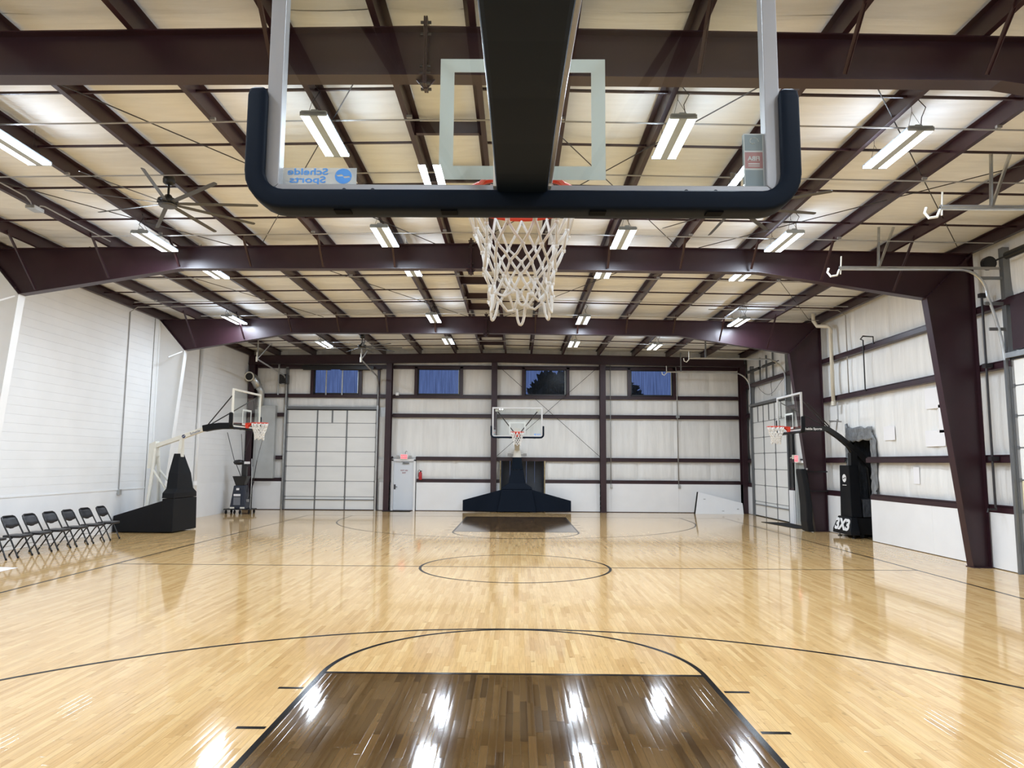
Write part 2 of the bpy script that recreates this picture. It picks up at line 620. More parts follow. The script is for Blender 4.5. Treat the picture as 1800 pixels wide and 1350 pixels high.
for s in (-1, 1):
    line('sideline', [(s * (SW + .025), -BL), (s * (SW + .025), BL)], 0.05)
    line('baseline', [(-SW, s * BL), (SW, s * BL)], 0.05, z=Z1 + .0002)
    for t in (-1, 1):
        line('lane_line', [(t * (KH - .025), s * BL), (t * (KH - .025), s * FT)], 0.05)
        for yy in (7.43, 8.38, 9.33, 10.28):
            line('lane_mark', [(t * (KH + .02), s * yy), (t * (KH + .24), s * yy)], 0.05)
    line('free_throw_line', [(-KH, s * (FT + .0)), (KH, s * (FT + .0))], 0.05, z=Z1 + .0003)
    a0 = PI / 2 if s < 0 else -PI / 2
    line('free_throw_circle', arc(0, s * FT, KH - .025, a0 - PI / 2, a0 + PI / 2, 60), 0.05, z=Z1 + .0004)
    a = math.acos(0)
    pts = [(s * -6.03, s * BL)] + arc(0, s * 11.15, 6.03, (PI if s < 0 else 0), (0 if s < 0 else -PI), 120)
    pts = pts + [(pts[-1][0], s * BL)]
    if s > 0:
        pts = [(6.03, BL)] + arc(0, 11.15, 6.03, 0, -PI, 120) + [(-6.03, BL)]
    else:
        pts = [(-6.03, -BL)] + arc(0, -11.15, 6.03, PI, 0, 120) + [(6.03, -BL)]
    line('three_point_line', pts, 0.05, z=Z1 + .0005)
line('center_line', [(-SW, 0), (SW, 0)], 0.05)
line('center_circle', arc(0, 0, KH - .025, 0, 2 * PI, 120)[:-1], 0.05, closed=True, z=Z1 + .0002)

# ================================================================= CEILING
mb = MB()
mb.prism([(-11.6, ztop(-11.6) + .30), (RX, ztop(RX) + .30), (9.9, ztop(9.9) + .30), (9.9, ztop(9.9) + .42), (RX, ztop(RX) + .42), (-11.6, ztop(-11.6) + .42)], 'y', -22.0, 16.2)
ceiling = mb.build('ceiling', GALV)
tag(ceiling, kind='structure')

# cream vinyl liner: one sagging panel per purlin gap and bay
xs = [XL - .25] + PURL + [XR + .3]
ys = [YB, -14.3, -6.9, 0.5, 7.9, YF + .1]
for bi in range(len(ys) - 1):
    ya, yb = ys[bi], ys[bi + 1]
    for pi in range(len(xs) - 1):
        xa, xb = xs[pi], xs[pi + 1]
        nx, ny = 5, 230
        ph = [rnd.uniform(0, 6.28) for _ in range(8)]
        folds = [(rnd.uniform(0, 1), rnd.uniform(.005, .012), rnd.uniform(.016, .038), rnd.uniform(-.04, .04)) for _ in range(13)]
        vs, fs = [], []
        for j in range(ny + 1):
            v = j / ny
            for i in range(nx + 1):
                u = i / nx
                x = xa + (xb - xa) * u
                sag = 0.022 * math.sin(PI * u)
                w = 0
                for fp, fwid, fa, fs_ in folds:
                    dd = (v - fp - fs_ * (u - .5) - 0.02 * math.sin(PI * u)) / fwid
                    w += fa * math.exp(-dd * dd) * (0.35 + .65 * math.sin(PI * min(max(u, .08), .92)))
                w += 0.004 * math.sin(v * 40 + ph[0] + u) + 0.003 * math.sin(v * 67 + ph[1] - 2 * u)
                vs.append((x, ya + (yb - ya) * v, ztop(x) + PH + .045 - sag - w * .8))
        for j in range(ny):
            for i in range(nx):
                a = j * (nx + 1) + i
                fs.append((a, a + 1, a + nx + 2, a + nx + 1))
        MB().add(vs, fs).build('liner_panel', LINER, ceiling, smooth=True)

# purlins (Z sections) run the whole length
for x in PURL:
    s = -1 if x < RX else 1
    z = ztop(x)
    t = .006
    prof = [(x, z), (x + s * .068, z), (x + s * .072, z + .018), (x + s * .066, z + .018), (x + s * .063, z + t), (x + s * t, z + t),
            (x + s * t, z + PH), (x - s * .068, z + PH), (x - s * .068, z + PH - t), (x, z + PH - t)]
    MB().prism(prof, 'y', YB, YF).build('purlin', MAROON, ceiling)
for x, s in ((XL + .02, 1), (XR - .02, -1)):
    z = ztop(x) - .02
    prof = [(x, z), (x + s * .09, z), (x + s * .09, z + .01), (x + s * .01, z + .01), (x + s * .01, z + .24), (x + s * .09, z + .24), (x + s * .09, z + .25), (x, z + .25)]
    MB().prism(prof, 'y', YB, YF).build('eave_strut', MAROON, ceiling)
# bridging straps between purlins, and ladder rungs at the ridge
STRAPS = [-13, -11.4, -9.9, -8.4, -5.55, -4.05, -2.5, -0.95, 1.75, 3.25, 4.75, 6.2, 9.4, 10.9, 12.5, 13.9]
for y in STRAPS:
    for a, b in zip([XL + .03] + PURL, PURL + [XR - .03]):
        if abs(a + 1.43) < .01:
            continue
        MB().bar((a, y, ztop(a) + .11), (b, y, ztop(b) + .11), .028, .03).build('bridging_strap', MAROON, ceiling)
for y in (-5.9, -4.5, -2.8, -1.3, 1.2, 2.6, 3.85, 5.6, 6.9, 9.8, 11.6, 13.3):
    mb = MB().box(-1.43, -.5, y, y + .008, ztop(-1) + .0, ztop(-1) + .2)
    mb.box(-1.40, -.53, y - .06, y, ztop(-1) + .0, ztop(-1) + .008)
    mb.build('ridge_channel', MAROON, ceiling)
# sag rods (thin diagonal bracing)
RODS = [((-6.0, -6.8), (-1.6, .4)), ((-1.5, -6.8), (-5.3, .4)), ((3.4, -6.8), (-1.0, .4)), ((-.6, -6.8), (3.3, .4)),
        ((3.5, -6.9), (9.1, .45)), ((9.2, -5.6), (3.75, .45)), ((-9.4, -4.4), (-5.9, .5)),
        ((-5.4, .6), (-1.4, 7.8)), ((-.5, 7.8), (3.3, .6)), ((5.0, .6), (9.0, 7.8)), ((-9.0, .6), (-6, 7.8))]
for a, b in RODS:
    MB().tube([(a[0], a[1], 6.43), (b[0], b[1], 6.43)], .008, 6).build('bracing_rod', DKSTEEL, ceiling)

# ================================================================= STEEL FRAMES
FLAB = {-14.3: ('maroon steel portal frame behind the camera', 'frame'),
        -6.9: ('maroon steel portal frame nearest the camera, crossing behind the big glass backboard', 'frame'),
        0.5: ('maroon steel portal frame crossing mid-court, with a bare maroon column on the right', 'frame'),
        7.9: ('maroon steel portal frame beyond mid-court, its right column wrapped in a black pad', 'frame')}


def flange(mb, pts, y, w, t, inward):
    """plate following a polyline in x-z"""
    for a, b in zip(pts[:-1], pts[1:]):
        mb.bar((a[0], y, a[1]), (b[0], y, b[1]), w, t, (0, 0, 1) if abs(b[0] - a[0]) > abs(b[1] - a[1]) else (1, 0, 0))


for Y in FRAMES:
    fr = thing('steel_frame', FLAB[Y][0], 'beam', (0, Y, 0), group='steel portal frames')
    # local y = 0 on the web
    for side in (-1, 1):
        xo = XL if side < 0 else XR
        xk, zk = (-10.27, 5.37) if side < 0 else (8.371, 5.385)
        xh, zh = (-6.95, 5.93) if side < 0 else (4.95, 5.915)
        xb = -10.75 if side < 0 else 8.985
        bot = [(RX, 5.96), (xh, zh), (xk, zk)]
        zo = ztop(xo)
        poly = [(RX, ztop(RX) - .005), (xo, zo - .005), (xk, zk), (xh, zh), (RX, 5.96)]
        mb = MB().prism(poly, 'y', -.005, .005)
        flange(mb, bot, 0, .2, .014, 1)
        flange(mb, [(RX, ztop(RX) - .007), (xo, zo - .007)], 0, .2, .014, 1)
        mb.bar((xk, 0, zk), (xo, 0, zo), .2, .022, (0, 0, 1))
        mb.build('rafter', MAROON, fr)
        m = WHITE if side < 0 else MAROON
        mb = MB().prism([(xk, zk), (xo, zo - .01), (xo, 0), (xb, 0)], 'y', -.005, .005)
        flange(mb, [(xk, zk), (xb, 0)], 0, .2, .014, 1)
        flange(mb, [(xo - side * .007, zo - .02), (xo - side * .007, 0)], 0, .2, .014, 1)
        mb.bar((xk, 0, zk - .02), (xo, 0, zo - .03), .2, .022, (0, 0, 1))
        mb.box(min(xb, xo) - .02, max(xb, xo) + .02, -.13, .13, 0, .018)
        mb.build('column', m, fr)
        # seam of the knee bolts
        mb = MB()
        for t in (.12, .3, .5, .7, .88):
            for yy in (-.07, .07):
                p = Vector((xk, yy, zk)).lerp(Vector((xo, yy, zo)), t)
                mb.tube([p - Vector((.0, 0, .035)), p + Vector((0, 0, .035))], .012, 6)
        tag(mb.build('knee_bolts', MAROON, fr), kind='stuff')
    # ridge splice plates with bolts
    mb = MB().box(RX - .02, RX - .002, -.1, .1, 5.86, 6.60).box(RX + .002, RX + .02, -.1, .1, 5.86, 6.60)
    mb.prism([(RX - .10, 5.95), (RX + .10, 5.95), (RX + .02, 5.85), (RX - .02, 5.85)], 'y', -.006, .006)
    mb.build('ridge_splice', MAROON, fr)
    mb = MB()
    for z in (5.88, 5.99, 6.07, 6.42, 6.55):
        for yy in (-.06, .06):
            mb.tube([(RX - .055, yy, z), (RX + .055, yy, z)], .016, 6)
    tag(mb.build('splice_bolts', DKSTEEL, fr), kind='stuff')
    # flange braces, purlin to bottom flange on the camera side
    for x in PURL:
        if x in (-1.43, -.5) or (Y == -6.9 and x in (-5.5, -4.0)):
            continue
        if x < -6.95:
            zb = 5.93 + (5.37 - 5.93) * (x + 6.95) / (-10.27 + 6.95)
        elif x > 4.95:
            zb = 5.915 + (5.385 - 5.915) * (x - 4.95) / (8.371 - 4.95)
        else:
            zb = 5.94
        h = ztop(x) + .06 - zb
        mb = MB().bar((x, -.11 - h * .95, ztop(x) + .06), (x, -.105, zb + .03), .042, .006, (0, 1, 0))
        mb.bar((x + .02, -.11 - h * .95, ztop(x) + .06), (x + .02, -.105, zb + .03), .006, .04, (0, 1, 0))
        mb.build('flange_brace', MAROON, fr)

# ================================================================= FAR WALL
wall_far = structure('wall_far')


def holed(mb, ax, t0, t1, u0, u1, z0, z1, holes):
    """wall slab split into boxes around rectangular holes (u0,u1,z0,z1)"""
    us = sorted({u0, u1, *[h[0] for h in holes], *[h[1] for h in holes]})
    zs = sorted({z0, z1, *[h[2] for h in holes], *[h[3] for h in holes]})
    for a, b in zip(us[:-1], us[1:]):
        for c, d in zip(zs[:-1], zs[1:]):
            m_, n_ = (a + b) / 2, (c + d) / 2
            if any(h[0] < m_ < h[1] and h[2] < n_ < h[3] for h in holes):
                continue
            if ax == 'y':
                mb.box(a, b, t0, t1, c, d)
            else:
                mb.box(t0, t1, a, b, c, d)
    return mb


WIN = [(-8.47, -6.61), (-4.13, -2.39), (.35, 2.05), (4.75, 6.47)]
WZ0, WZ1 = 4.78, 5.87
ODX0, ODX1, ODZ = -9.51, -5.82, 4.14
ALC = (-.63, 1.14, 0, 2.10)
holes = [(a, b, WZ0, WZ1) for a, b in WIN] + [(ODX0, ODX1, 0, ODZ), (-5.05, -4.2, 0, 2.04), ALC]
holed(MB(), 'y', YF + .07, YF + .16, -11.4, 9.9, -.1, 7.0, holes).build('wall_skin', GALV, wall_far)


def insul(parent, ax, off, u0, u1, z0, z1, bulge=.05, seed=0):
    """one vinyl-faced insulation blanket, pillowed between girts and wrinkled vertically"""
    r_ = random.Random(seed)
    nx = max(4, int((u1 - u0) / .045))
    nz = 8
    fr_ = [(r_.uniform(7, 40), r_.uniform(0, 6.3), r_.uniform(.15, 1)) for _ in range(7)]
    vs, fs = [], []
    for j in range(nz + 1):
        v = j / nz
        env = (4 * v * (1 - v)) ** .45
        for i in range(nx + 1):
            u = u0 + (u1 - u0) * i / nx
            e2 = min(1, min(i, nx - i) / 4)
            w = sum(a * math.sin(f * u + p + .5 * math.sin(3 * v + p)) for f, p, a in fr_) / 4
            d = bulge * env * e2 * (1 + .0) + .0065 * w * env
            z = z0 + (z1 - z0) * v
            vs.append((u, off - d, z) if ax == 'y' else (off - d, u, z))
    for j in range(nz):
        for i in range(nx):
            a = j * (nx + 1) + i
            fs.append((a, a + 1, a + nx + 2, a + nx + 1))
    return MB().add(vs, fs).build('insulation_panel', INSUL_X, parent, smooth=True)


GZ = [1.22, 2.13, 3.90, 4.70, 5.93]         # girt centre lines
rows = [(1.22, 2.13), (2.13, 3.90), (3.90, 4.70), (4.70, 5.93), (5.93, 6.75)]
colx = [-10.95, -5.28, -.93, 3.54, 9.30]
sd = 10
for (za, zb) in rows:
    segs = [(-11.05, -9.66), (-9.66, -5.40), (-5.40, -.93), (-.93, 3.54), (3.54, 9.5)]
    for sa, sb in segs:
        cuts = [(sa, sb)]
        hh = [(a - .08, b + .08) for a, b in WIN] if za == 4.70 else []
        if za < 3.9:
            hh.append((ODX0, ODX1))
        if za == 3.90:
            hh.append((-20, -20))
        if za < 2.1:
            hh += [(-5.15, -4.12), ALC[:2]]
        for h0, h1 in hh:
            nc = []
            for a, b in cuts:
                if h1 <= a or h0 >= b:
                    nc.append((a, b))
                else:
                    if h0 > a + .05:
                        nc.append((a, h0))
                    if h1 < b - .05:
                        nc.append((h1, b))
            cuts = nc
        for a, b in cuts:
            z0 = za + .05
            if za == 3.90 and sa == -9.66:
                z0 = 4.24
            # blankets come in widths of about 1.5 m
            n = max(1, round((b - a) / 1.5))
            for q in range(n):
                sd += 1
                insul(wall_far, 'y', YF + .06, a + (b - a) * q / n, a + (b - a) * (q + 1) / n, z0, zb - .05, .045, sd)


def girt_y(x0, x1, z, y=YF - .09):
    mb = MB().box(x0, x1, y, y + .012, z - .075, z + .035)
    mb.box(x0, x1, y + .012, y + .16, z + .045, z + .055).box(x0, x1, y + .012, y + .16, z - .08, z - .072)
    mb.box(x0, x1, y + .045, y + .055, z + .03, z + .075)
    return mb.build('girt', MAROON, wall_far)


def spans(a, b, cut):
    out = [(a, b)]
    for h0, h1 in cut:
        nc = []
        for p, q in out:
            if h1 <= p or h0 >= q:
                nc.append((p, q))
            else:
                if h0 > p:
                    nc.append((p, h0))
                if h1 < q:
                    nc.append((h1, q))
        out = nc
    return out


for z in GZ:
    cut = []
    if z < 4.2:
        cut.append((-9.66, -5.40))
    if z < 2.0:
        cut += [(-5.15, -4.1), ALC[:2]]
    if z == 2.13:
        cut += [(-5.10, -4.15)]
    for cx in colx:
        cut.append((cx - .12, cx + .12))
    for a, b in spans(-10.95, 9.4, cut):
        if b - a > .05:
            girt_y(a, b, z)
# lap splices where girts pass a column (the short doubled ends)
for cx in colx[1:]:
    for z in (4.70, 5.93):
        MB().box(cx - .75, cx - .13, YF - .10, YF - .09, z - .0, z + .06).build('girt_lap', MAROON, wall_far)
# wind columns
for i, cx in enumerate(colx):
    mb = MB().box(cx - .115, cx + .115, YEND - .01, YEND + .004, 0, 6.1).box(cx - .005, cx + .005, YEND, YEND + .33, 0, 6.1)
    mb.box(cx - .115, cx + .115, YEND + .32, YEND + .334, 0, 6.1)
    mb.box(cx - .14, cx + .14, YEND - .03, YEND + .34, 0, .018)
    mb.build('wall_column', MAROON, wall_far)
mb = MB()
for s, xo in ((-1, XL), (1, XR)):
    mb.prism([(RX, 6.46), (xo, ztop(xo) - .03), (xo, ztop(xo) - .36), (RX, 6.12)], 'y', YEND - .006, YEND + .006)
    flange(mb, [(RX, 6.47), (xo, ztop(xo) - .02)], YEND, .2, .014, 1)
    flange(mb, [(RX, 6.11), (xo, ztop(xo) - .37)], YEND, .2, .014, 1)
mb.build('end_rafter', MAROON, wall_far)
for a, b in (((-.8, 6.0), (3.42, 2.25)), ((-.8, 2.25), (3.42, 6.0))):
    MB().tube([(a[0], YEND + .2, a[1]), (b[0], YEND + .2, b[1])], .010, 6).build('bracing_rod', DKSTEEL, wall_far)
# white wainscot sheets below the lowest girt
for a, b in spans(-10.95, 9.4, [(-9.66, -5.62), (-5.15, -4.1), ALC[:2]]):
    n = max(1, round((b - a) / 2.4))
    for q in range(n):
        MB().box(a + (b - a) * q / n + .002, a + (b - a) * (q + 1) / n - .002, YF - .10, YF - .088, .02, 1.15).build('wainscot_panel', SMOOTH_WHITE, wall_far)
MB().box(-10.95, 9.4, YF - .115, YF - .06, 0, .022).build('base_angle', MAROON, wall_far)

# alcove behind the far goal, lined with grey sheet
mb = MB().box(ALC[0] - .05, ALC[0], YF, 17.05, 0, 2.15).box(ALC[1], ALC[1] + .05, YF, 17.05, 0, 2.15).box(ALC[0] - .05, ALC[1] + .05, YF, 17.05, 2.10, 2.16)
mb.build('alcove_lining', GREYSHEET, wall_far)
for q in range(5):
    a = ALC[0] + (ALC[1] - ALC[0]) * q / 5
    MB().box(a + .004, a + .35, 16.98 - .012 * (q % 2), 17.04, 0, 2.12).build('steel_sheet', GREYSHEET, wall_far)
for x in (ALC[0] - .05, ALC[1]):
    MB().box(x, x + .05, YF - .12, YF, 0, 2.06).build('raw_jamb', mat('raw_wood_edge', (.36, .29, .17), .7, noise=.3), wall_far)

# windows
for i, (a, b) in enumerate(WIN):
    w = structure('window_%d' % (i + 1))
    y = YF - .02
    for x in (a - .14, b + .02):
        MB().box(x, x + .12, YF - .11, YF + .10, WZ0 - .06, WZ1 + .08).build('jamb', MAROON, w)
    mb = MB()
    for bx in ((a - .02, a + .035, WZ0, WZ1), (b - .035, b + .02, WZ0, WZ1), (a, b, WZ0 - .0, WZ0 + .045), (a, b, WZ1 - .05, WZ1)):
        mb.box(bx[0], bx[1], y, y + .07, bx[2], bx[3])
    mb.build('sash', BLACK, w)
    MB().box(a + .03, b - .03, y + .03, y + .036, WZ0 + .03, WZ1 - .03).build('pane', PANE, w)
    MB().box(b - .052, b - .03, y - .006, y + .03, WZ0 + .03, WZ1 - .04).build('glazing_strip', STLIGHT if i else GALV, w)
    MB().box(a - .14, b + .14, YF - .11, YF + .1, WZ1 + .0, WZ1 + .07).build('head', MAROON, w)


# ---------------------------------------------------------------- sectional overhead doors
def sectional(name, ax, pos, u0, u1, ztops, stiles, shorts, side, pale=()):
    """rows of white panels between grey stiles; side = direction towards the room"""
    d = structure(name)

    def bx(ua, ub, t0, t1, za, zb):
        lo, hi = sorted((pos + side * t0, pos + side * t1))
        return MB().box(ua, ub, lo, hi, za, zb) if ax == 'y' else MB().box(lo, hi, ua, ub, za, zb)
    us = [u0] + list(stiles) + [u1]
    for r in range(len(ztops) - 1):
        za, zb = ztops[r + 1], ztops[r]
        for c in range(len(us) - 1):
            m = YELLOWPANEL if (r in pale) else DOORWHITE
            bx(us[c] + .02, us[c + 1] - .02, 0, .03, za + .012, zb - .012).build('door_panel', m, d)
        bx(u0, u1, -.01, .022, zb - .014, zb + .014).build('section_rail', DOORGREY, d)
        for c, sx in enumerate(us):
            bx(sx - .028, sx + .028, .0, .045, za + .01, zb - .01).build('stile', DOORGREY if 0 < c < len(us) - 1 else CONDUIT, d)
        if r == 0:
            for sx in shorts:
                bx(sx - .03, sx + .03, .0, .05, za + .02, zb - .02).build('stile', DOORGREY, d)
    for c, sx in enumerate(us):
        for z in ztops[1:-1]:
            bx(sx - .035, sx + .035, .03, .055, z - .035, z + .035).build('hinge', DOORGREY, d)
    # bottom strut and top weather strip
    bx(u0, u1, .03, .07, ztops[-2] - .13, ztops[-2] - .10).build('strut', DOORGREY, d)
    bx(u0 - .05, u1 + .05, -.02, .06, ztops[0] - .03, ztops[0] + .015).build('top_seal', BLACK, d)
    bx(u0, u1, 0, .04, 0, .03).build('bottom_seal', BLACKRUB, d)
    return d


d1 = sectional('door_1', 'y', YF - .03, ODX0, ODX1, [4.12, 3.56, 2.98, 2.38, 1.775, 1.17, .54, 0], [-8.27, -7.04], [-7.65], -1)
for x in (ODX0 - .09, ODX1 + .05):
    MB().box(x - .03, x + .03, YF - .16, YF - .10, 0, 4.3).build('track', GALV, d1)
    MB().box(x - .05, x + .05, YF - .10, YF + .06, 0, 5.9).build('jamb', MAROON if x > -8 else DOORGREY, d1)
    pts = [(x, YF - .13, 4.3 + .0)] + [(x, YF - .13 - .5 + .5 * math.cos(a * PI / 16), 4.95 + .5 * math.sin(a * PI / 16)) for a in range(0, 9)]
    pts = [(x, YF - .13, 4.2), (x, YF - .13, 4.9)] + [(x, YF - .63 + .5 * math.cos(a * PI / 16), 4.95 + .55 * math.sin(a * PI / 16)) for a in range(1, 9)] + [(x + .05, 12.0, 5.70)]
    mb = MB().tube(pts, .028, 8)
    mb.build('curved_track', CONDUIT, d1)
    MB().bar((x + .05, 12.02, 5.68), (x + .05, 12.02, 6.42), .04, .04).bar((x + .05, 12.02, 5.72), (x + .35, 12.6, 6.40), .03, .03).build('track_hanger', CONDUIT, d1)
    MB().tube([(x + .05, 11.93, 5.60), (x + .05, 11.93, 5.78)], .035, 8).tube([(x + .05, 11.95, 5.74), (x + .05, 11.93, 5.95)], .016, 6).build('end_stop', OFFWHITE, d1)
MB().box(ODX0 - .1, ODX1 + .1, YF - .12, YF + .05, ODZ, 4.24).build('header', DOORGREY, d1)
# spring shaft over the door, in front of window_1
mb = MB().box(-8.95, -5.95, YF - .30, YF - .26, 5.79, 5.93).tube([(-9.6, YF - .22, 5.80), (-5.6, YF - .22, 5.80)], .016, 8)
for a, b in ((-8.9, -7.75), (-7.35, -6.1)):
    mb.tube([(a, YF - .22, 5.80), (b, YF - .22, 5.80)], .05, 12)
mb.build('spring_shaft', BLACK, d1)
for x in (-7.93, -7.26):
    MB().box(x - .025, x + .025, YF - .2, YF - .16, 4.72, 5.85).build('centre_post', GALV, d1)
for x in (-9.94,):
    MB().box(x - .03, x + .03, YF - .15, YF - .10, 4.72, 6.25).build('centre_post', GALV, d1)

# exit door in the far wall
d2 = structure('door_2')
for x in (-5.13, -4.22):
    MB().box(x, x + .08, YF - .14, YF + .05, 0, 2.08).build('door_frame', SMOOTH_WHITE, d2)
MB().box(-5.13, -4.14, YF - .14, YF + .05, 2.02, 2.10).build('door_frame', SMOOTH_WHITE, d2)
leaf = MB().box(-5.045, -4.225, YF - .06, YF - .015, .015, 2.015).build('door_leaf', mat('door_leaf_paint', (.70, .74, .79), .4), d2, bevel=.004)
mb = MB().box(-5.02, -4.96, YF - .075, YF - .06, .86, 1.06).tube([(-4.99, YF - .07, .96), (-4.99, YF - .12, .96), (-4.88, YF - .12, .96)], .012, 8)
mb.build('door_handle', DKSTEEL, leaf)
MB().box(-4.68, -4.42, YF - .11, YF - .06, 1.90, 1.96).bar((-4.55, YF - .11, 1.95), (-4.72, YF - .2, 1.99), .02, .012).build('door_closer', DOORGREY, leaf)
text_obj('door_lettering', 'NOT AN', .075, TXTRED, leaf, (-4.62, YF - .0625, 1.63), (1, 0, 0), (0, 0, 1), bold=.002)
text_obj('door_lettering', 'EXIT', .075, TXTRED, leaf, (-4.62, YF - .0625, 1.53), (1, 0, 0), (0, 0, 1), bold=.002)
MB().box(-5.05, -4.2, YF + .0, YF + .05, 0, .012).build('threshold', BLACK, d2)

# ================================================================= LEFT WALL
wall_left = structure('wall_left')
MB().box(XL - .25, XL - .03, YB - .2, 16, -.1, 6.7).build('wall_core', WHITE, wall_left)
bays = [(YB, -14.3), (-14.3, -6.9), (-6.9, .5), (.5, 7.53), (7.58, 14.9)]
for bi, (a, b) in enumerate(bays):
    # smooth lower sheet, then lapped courses
    MB().box(XL - .03, XL - .002, a, b, 0, 1.14).build('wainscot_panel', SMOOTH_WHITE, wall_left)
    if bi < 4:
        MB().box(XL - .03, XL + .012, a, b, 1.14, 1.175).build('ledge_and_shadow', SMOOTH_WHITE, wall_left)
    else:
        MB().box(XL - .03, XL - .006, a + 3.2, b, 1.235, 1.30).build('ledge_and_shadow', DOORGREY, wall_left)  # grey strip painted in for the shadow line of the ledge
        MB().box(XL - .03, XL - .002, a, b, 1.14, 1.235).build('wainscot_panel', SMOOTH_WHITE, wall_left)
    z = 1.175
    hc = .2
    while z < 6.3:
        z2 = min(z + hc, 6.32)
        y0, y1 = a, b
        MB().prism([(XL - .03, z), (XL - .0005, z + .001), (XL - .003, z2 - .0005), (XL - .03, z2 - .001)], 'y', y0 + .001, y1 - .001).build('cladding_course', WHITE, wall_left)
        z = z2
MB().box(XL - .04, XL - .02, 7.53, 7.58, 0, 6.3).build('joint_backing', BLACK, wall_left)
# white cover angle at the knees of the left columns
for Y in FRAMES[1:]:
    MB().bar((-10.34, Y - .1, 5.32), (-10.6, Y - .42, 5.10), .03, .03).build('column_brace', WHITE, wall_left)

# ================================================================= RIGHT WALL
wall_right = structure('wall_right')
D3 = (10.95, 14.55, 4.28)       # far overhead door
D4 = (-3.62, -.46, 4.04)        # near overhead door
DX = (9.15, 10.35)              # exit door
AL2 = (5.2, 6.62, 2.70)        # opening behind the black goal
holes = [(D3[0], D3[1], 0, D3[2]), (D4[0], D4[1], 0, D4[2]), (DX[0], DX[1], 0, 2.1), (AL2[0], AL2[1], 0, AL2[2])]
holed(MB(), 'x', XRW + .07, XRW + .16, YB - .2, 16.1, -.1, 7.0, holes).build('wall_skin', GALV, wall_right)
RG = [1.16, 2.13, 3.95, 5.14]
rrows = [(1.16, 2.13), (2.13, 3.95), (3.95, 5.14), (5.14, 6.6)]
rcuts = {0: [(D3[0] - .15, D3[1] + .1), (D4[0] - .1, D4[1] + .1), (DX[0] - .1, DX[1] + .1), AL2[:2]],
         1: [(D3[0] - .15, D3[1] + .1), (D4[0] - .1, D4[1] + .1)],
         2: [], 3: []}
for ri, (za, zb) in enumerate(rrows):
    for a0, b0 in ((YB, -14.3), (-14.3, -6.9), (-6.9, .5), (.5, 7.9), (7.9, 15.6)):
        for a, b in spans(a0, b0, rcuts[ri]):
            if b - a < .08:
                continue
            n = max(1, round((b - a) / 1.85))
            for q in range(n):
                ya, yb = a + (b - a) * q / n, a + (b - a) * (q + 1) / n
                sd += 1
                z0, z1 = za + .05, zb - .05
                if ri == 1:
                    parts = spans(ya, yb, [AL2[:2]])
                    for p0, p1 in parts:
                        if p1 - p0 > .05:
                            insul(wall_right, 'x', XRW + .06, p0, p1, z0, z1, .05, sd)
                    for p0, p1 in [(max(ya, AL2[0]), min(yb, AL2[1]))]:
                        if p1 - p0 > .05:
                            insul(wall_right, 'x', XRW + .06, p0, p1, AL2[2], z1, .05, sd)
                    continue
                if ri == 2 and a0 == 7.9:
                    z0 = max(z0, 4.0)
                insul(wall_right, 'x', XRW + .06, ya, yb, z0, z1, .05, sd)


def girt_x(y0, y1, z, x=XR + .02):
    mb = MB().box(x, x + .012, y0, y1, z - .075, z + .035)
    mb.box(x + .012, x + .16, y0, y1, z + .045, z + .055).box(x + .012, x + .16, y0, y1, z - .08, z - .072)
    mb.box(x + .045, x + .055, y0, y1, z + .03, z + .075)
    return mb.build('girt', MAROON, wall_right)


for gi, z in enumerate(RG):
    cut = {0: rcuts[0], 1: rcuts[1] + [(5.36, 6.62)] + [(DX[0], DX[1])], 2: [(D3[0], D3[1] + .3)] + [(D4[0], D4[1])], 3: []}[gi]
    for a0, b0 in ((YB, -14.3), (-14.3, -6.9), (-6.9, .5), (.5, 7.9), (7.9, 15.4)):
        for a, b in spans(a0, b0, cut):
            if b - a > .08:
                girt_x(a, b, z)
for a, b in spans(YB, 15.5, [(D3[0] - .15, D3[1] + .1), (D4[0] - .1, D4[1] + .1), (DX[0] - .05, DX[1] + .05), AL2[:2]]):
    n = max(1, round((b - a) / 2.45))
    for q in range(n):
        MB().box(XR + .025, XR + .04, a + (b - a) * q / n + .002, a + (b - a) * (q + 1) / n - .002, .012, 1.09).build('wainscot_panel', SMOOTH_WHITE, wall_right, bevel=.003)

# alcove behind the black goal: dark wrapped lining with a ragged edge
mb = MB().box(10.55, 10.65, AL2[0] - .05, AL2[1] + .05, 0, 2.8).box(XRW + .1, 10.65, AL2[0] - .08, AL2[0], 0, 2.8).box(XRW + .1, 10.65, AL2[1], AL2[1] + .08, 0, 2.8).box(XRW + .1, 10.65, AL2[0] - .08, AL2[1] + .08, 2.75, 2.83)
mb.build('alcove_lining', WOOL, wall_right)


PLASTIC = mat('grey_wrinkled_plastic', (0.20, 0.21, 0.22), 0.35, noise=0.35, nscale=(9, 9, 5), bump=0.8, bscale=(12, 12, 7))


def ragged(y0, y1, z0, z1, seed, n=14, amp=.06, dx=.05, m=None):
    r_ = random.Random(seed)
    vs, fs = [], []
    m_ = 8
    for j in range(n + 1):
        for i in range(m_ + 1):
            u, v = i / m_, j / n
            jy = r_.uniform(-amp, amp) if i in (0, m_) else 0
            jz = r_.uniform(-amp, amp) if j in (0, n) else 0
            vs.append((XRW - .0 - r_.uniform(0, dx), y0 + (y1 - y0) * u + jy, z0 + (z1 - z0) * v + jz))
    for j in range(n):
        for i in range(m_):
            a = j * (m_ + 1) + i
            fs.append((a, a + 1, a + m_ + 2, a + m_ + 1))
    o = MB().add(vs, fs).build('insulation_flap', m or WOOL, wall_right, smooth=True)
    md = o.modifiers.new('solid', 'SOLIDIFY')
    md.thickness = .03
    return o


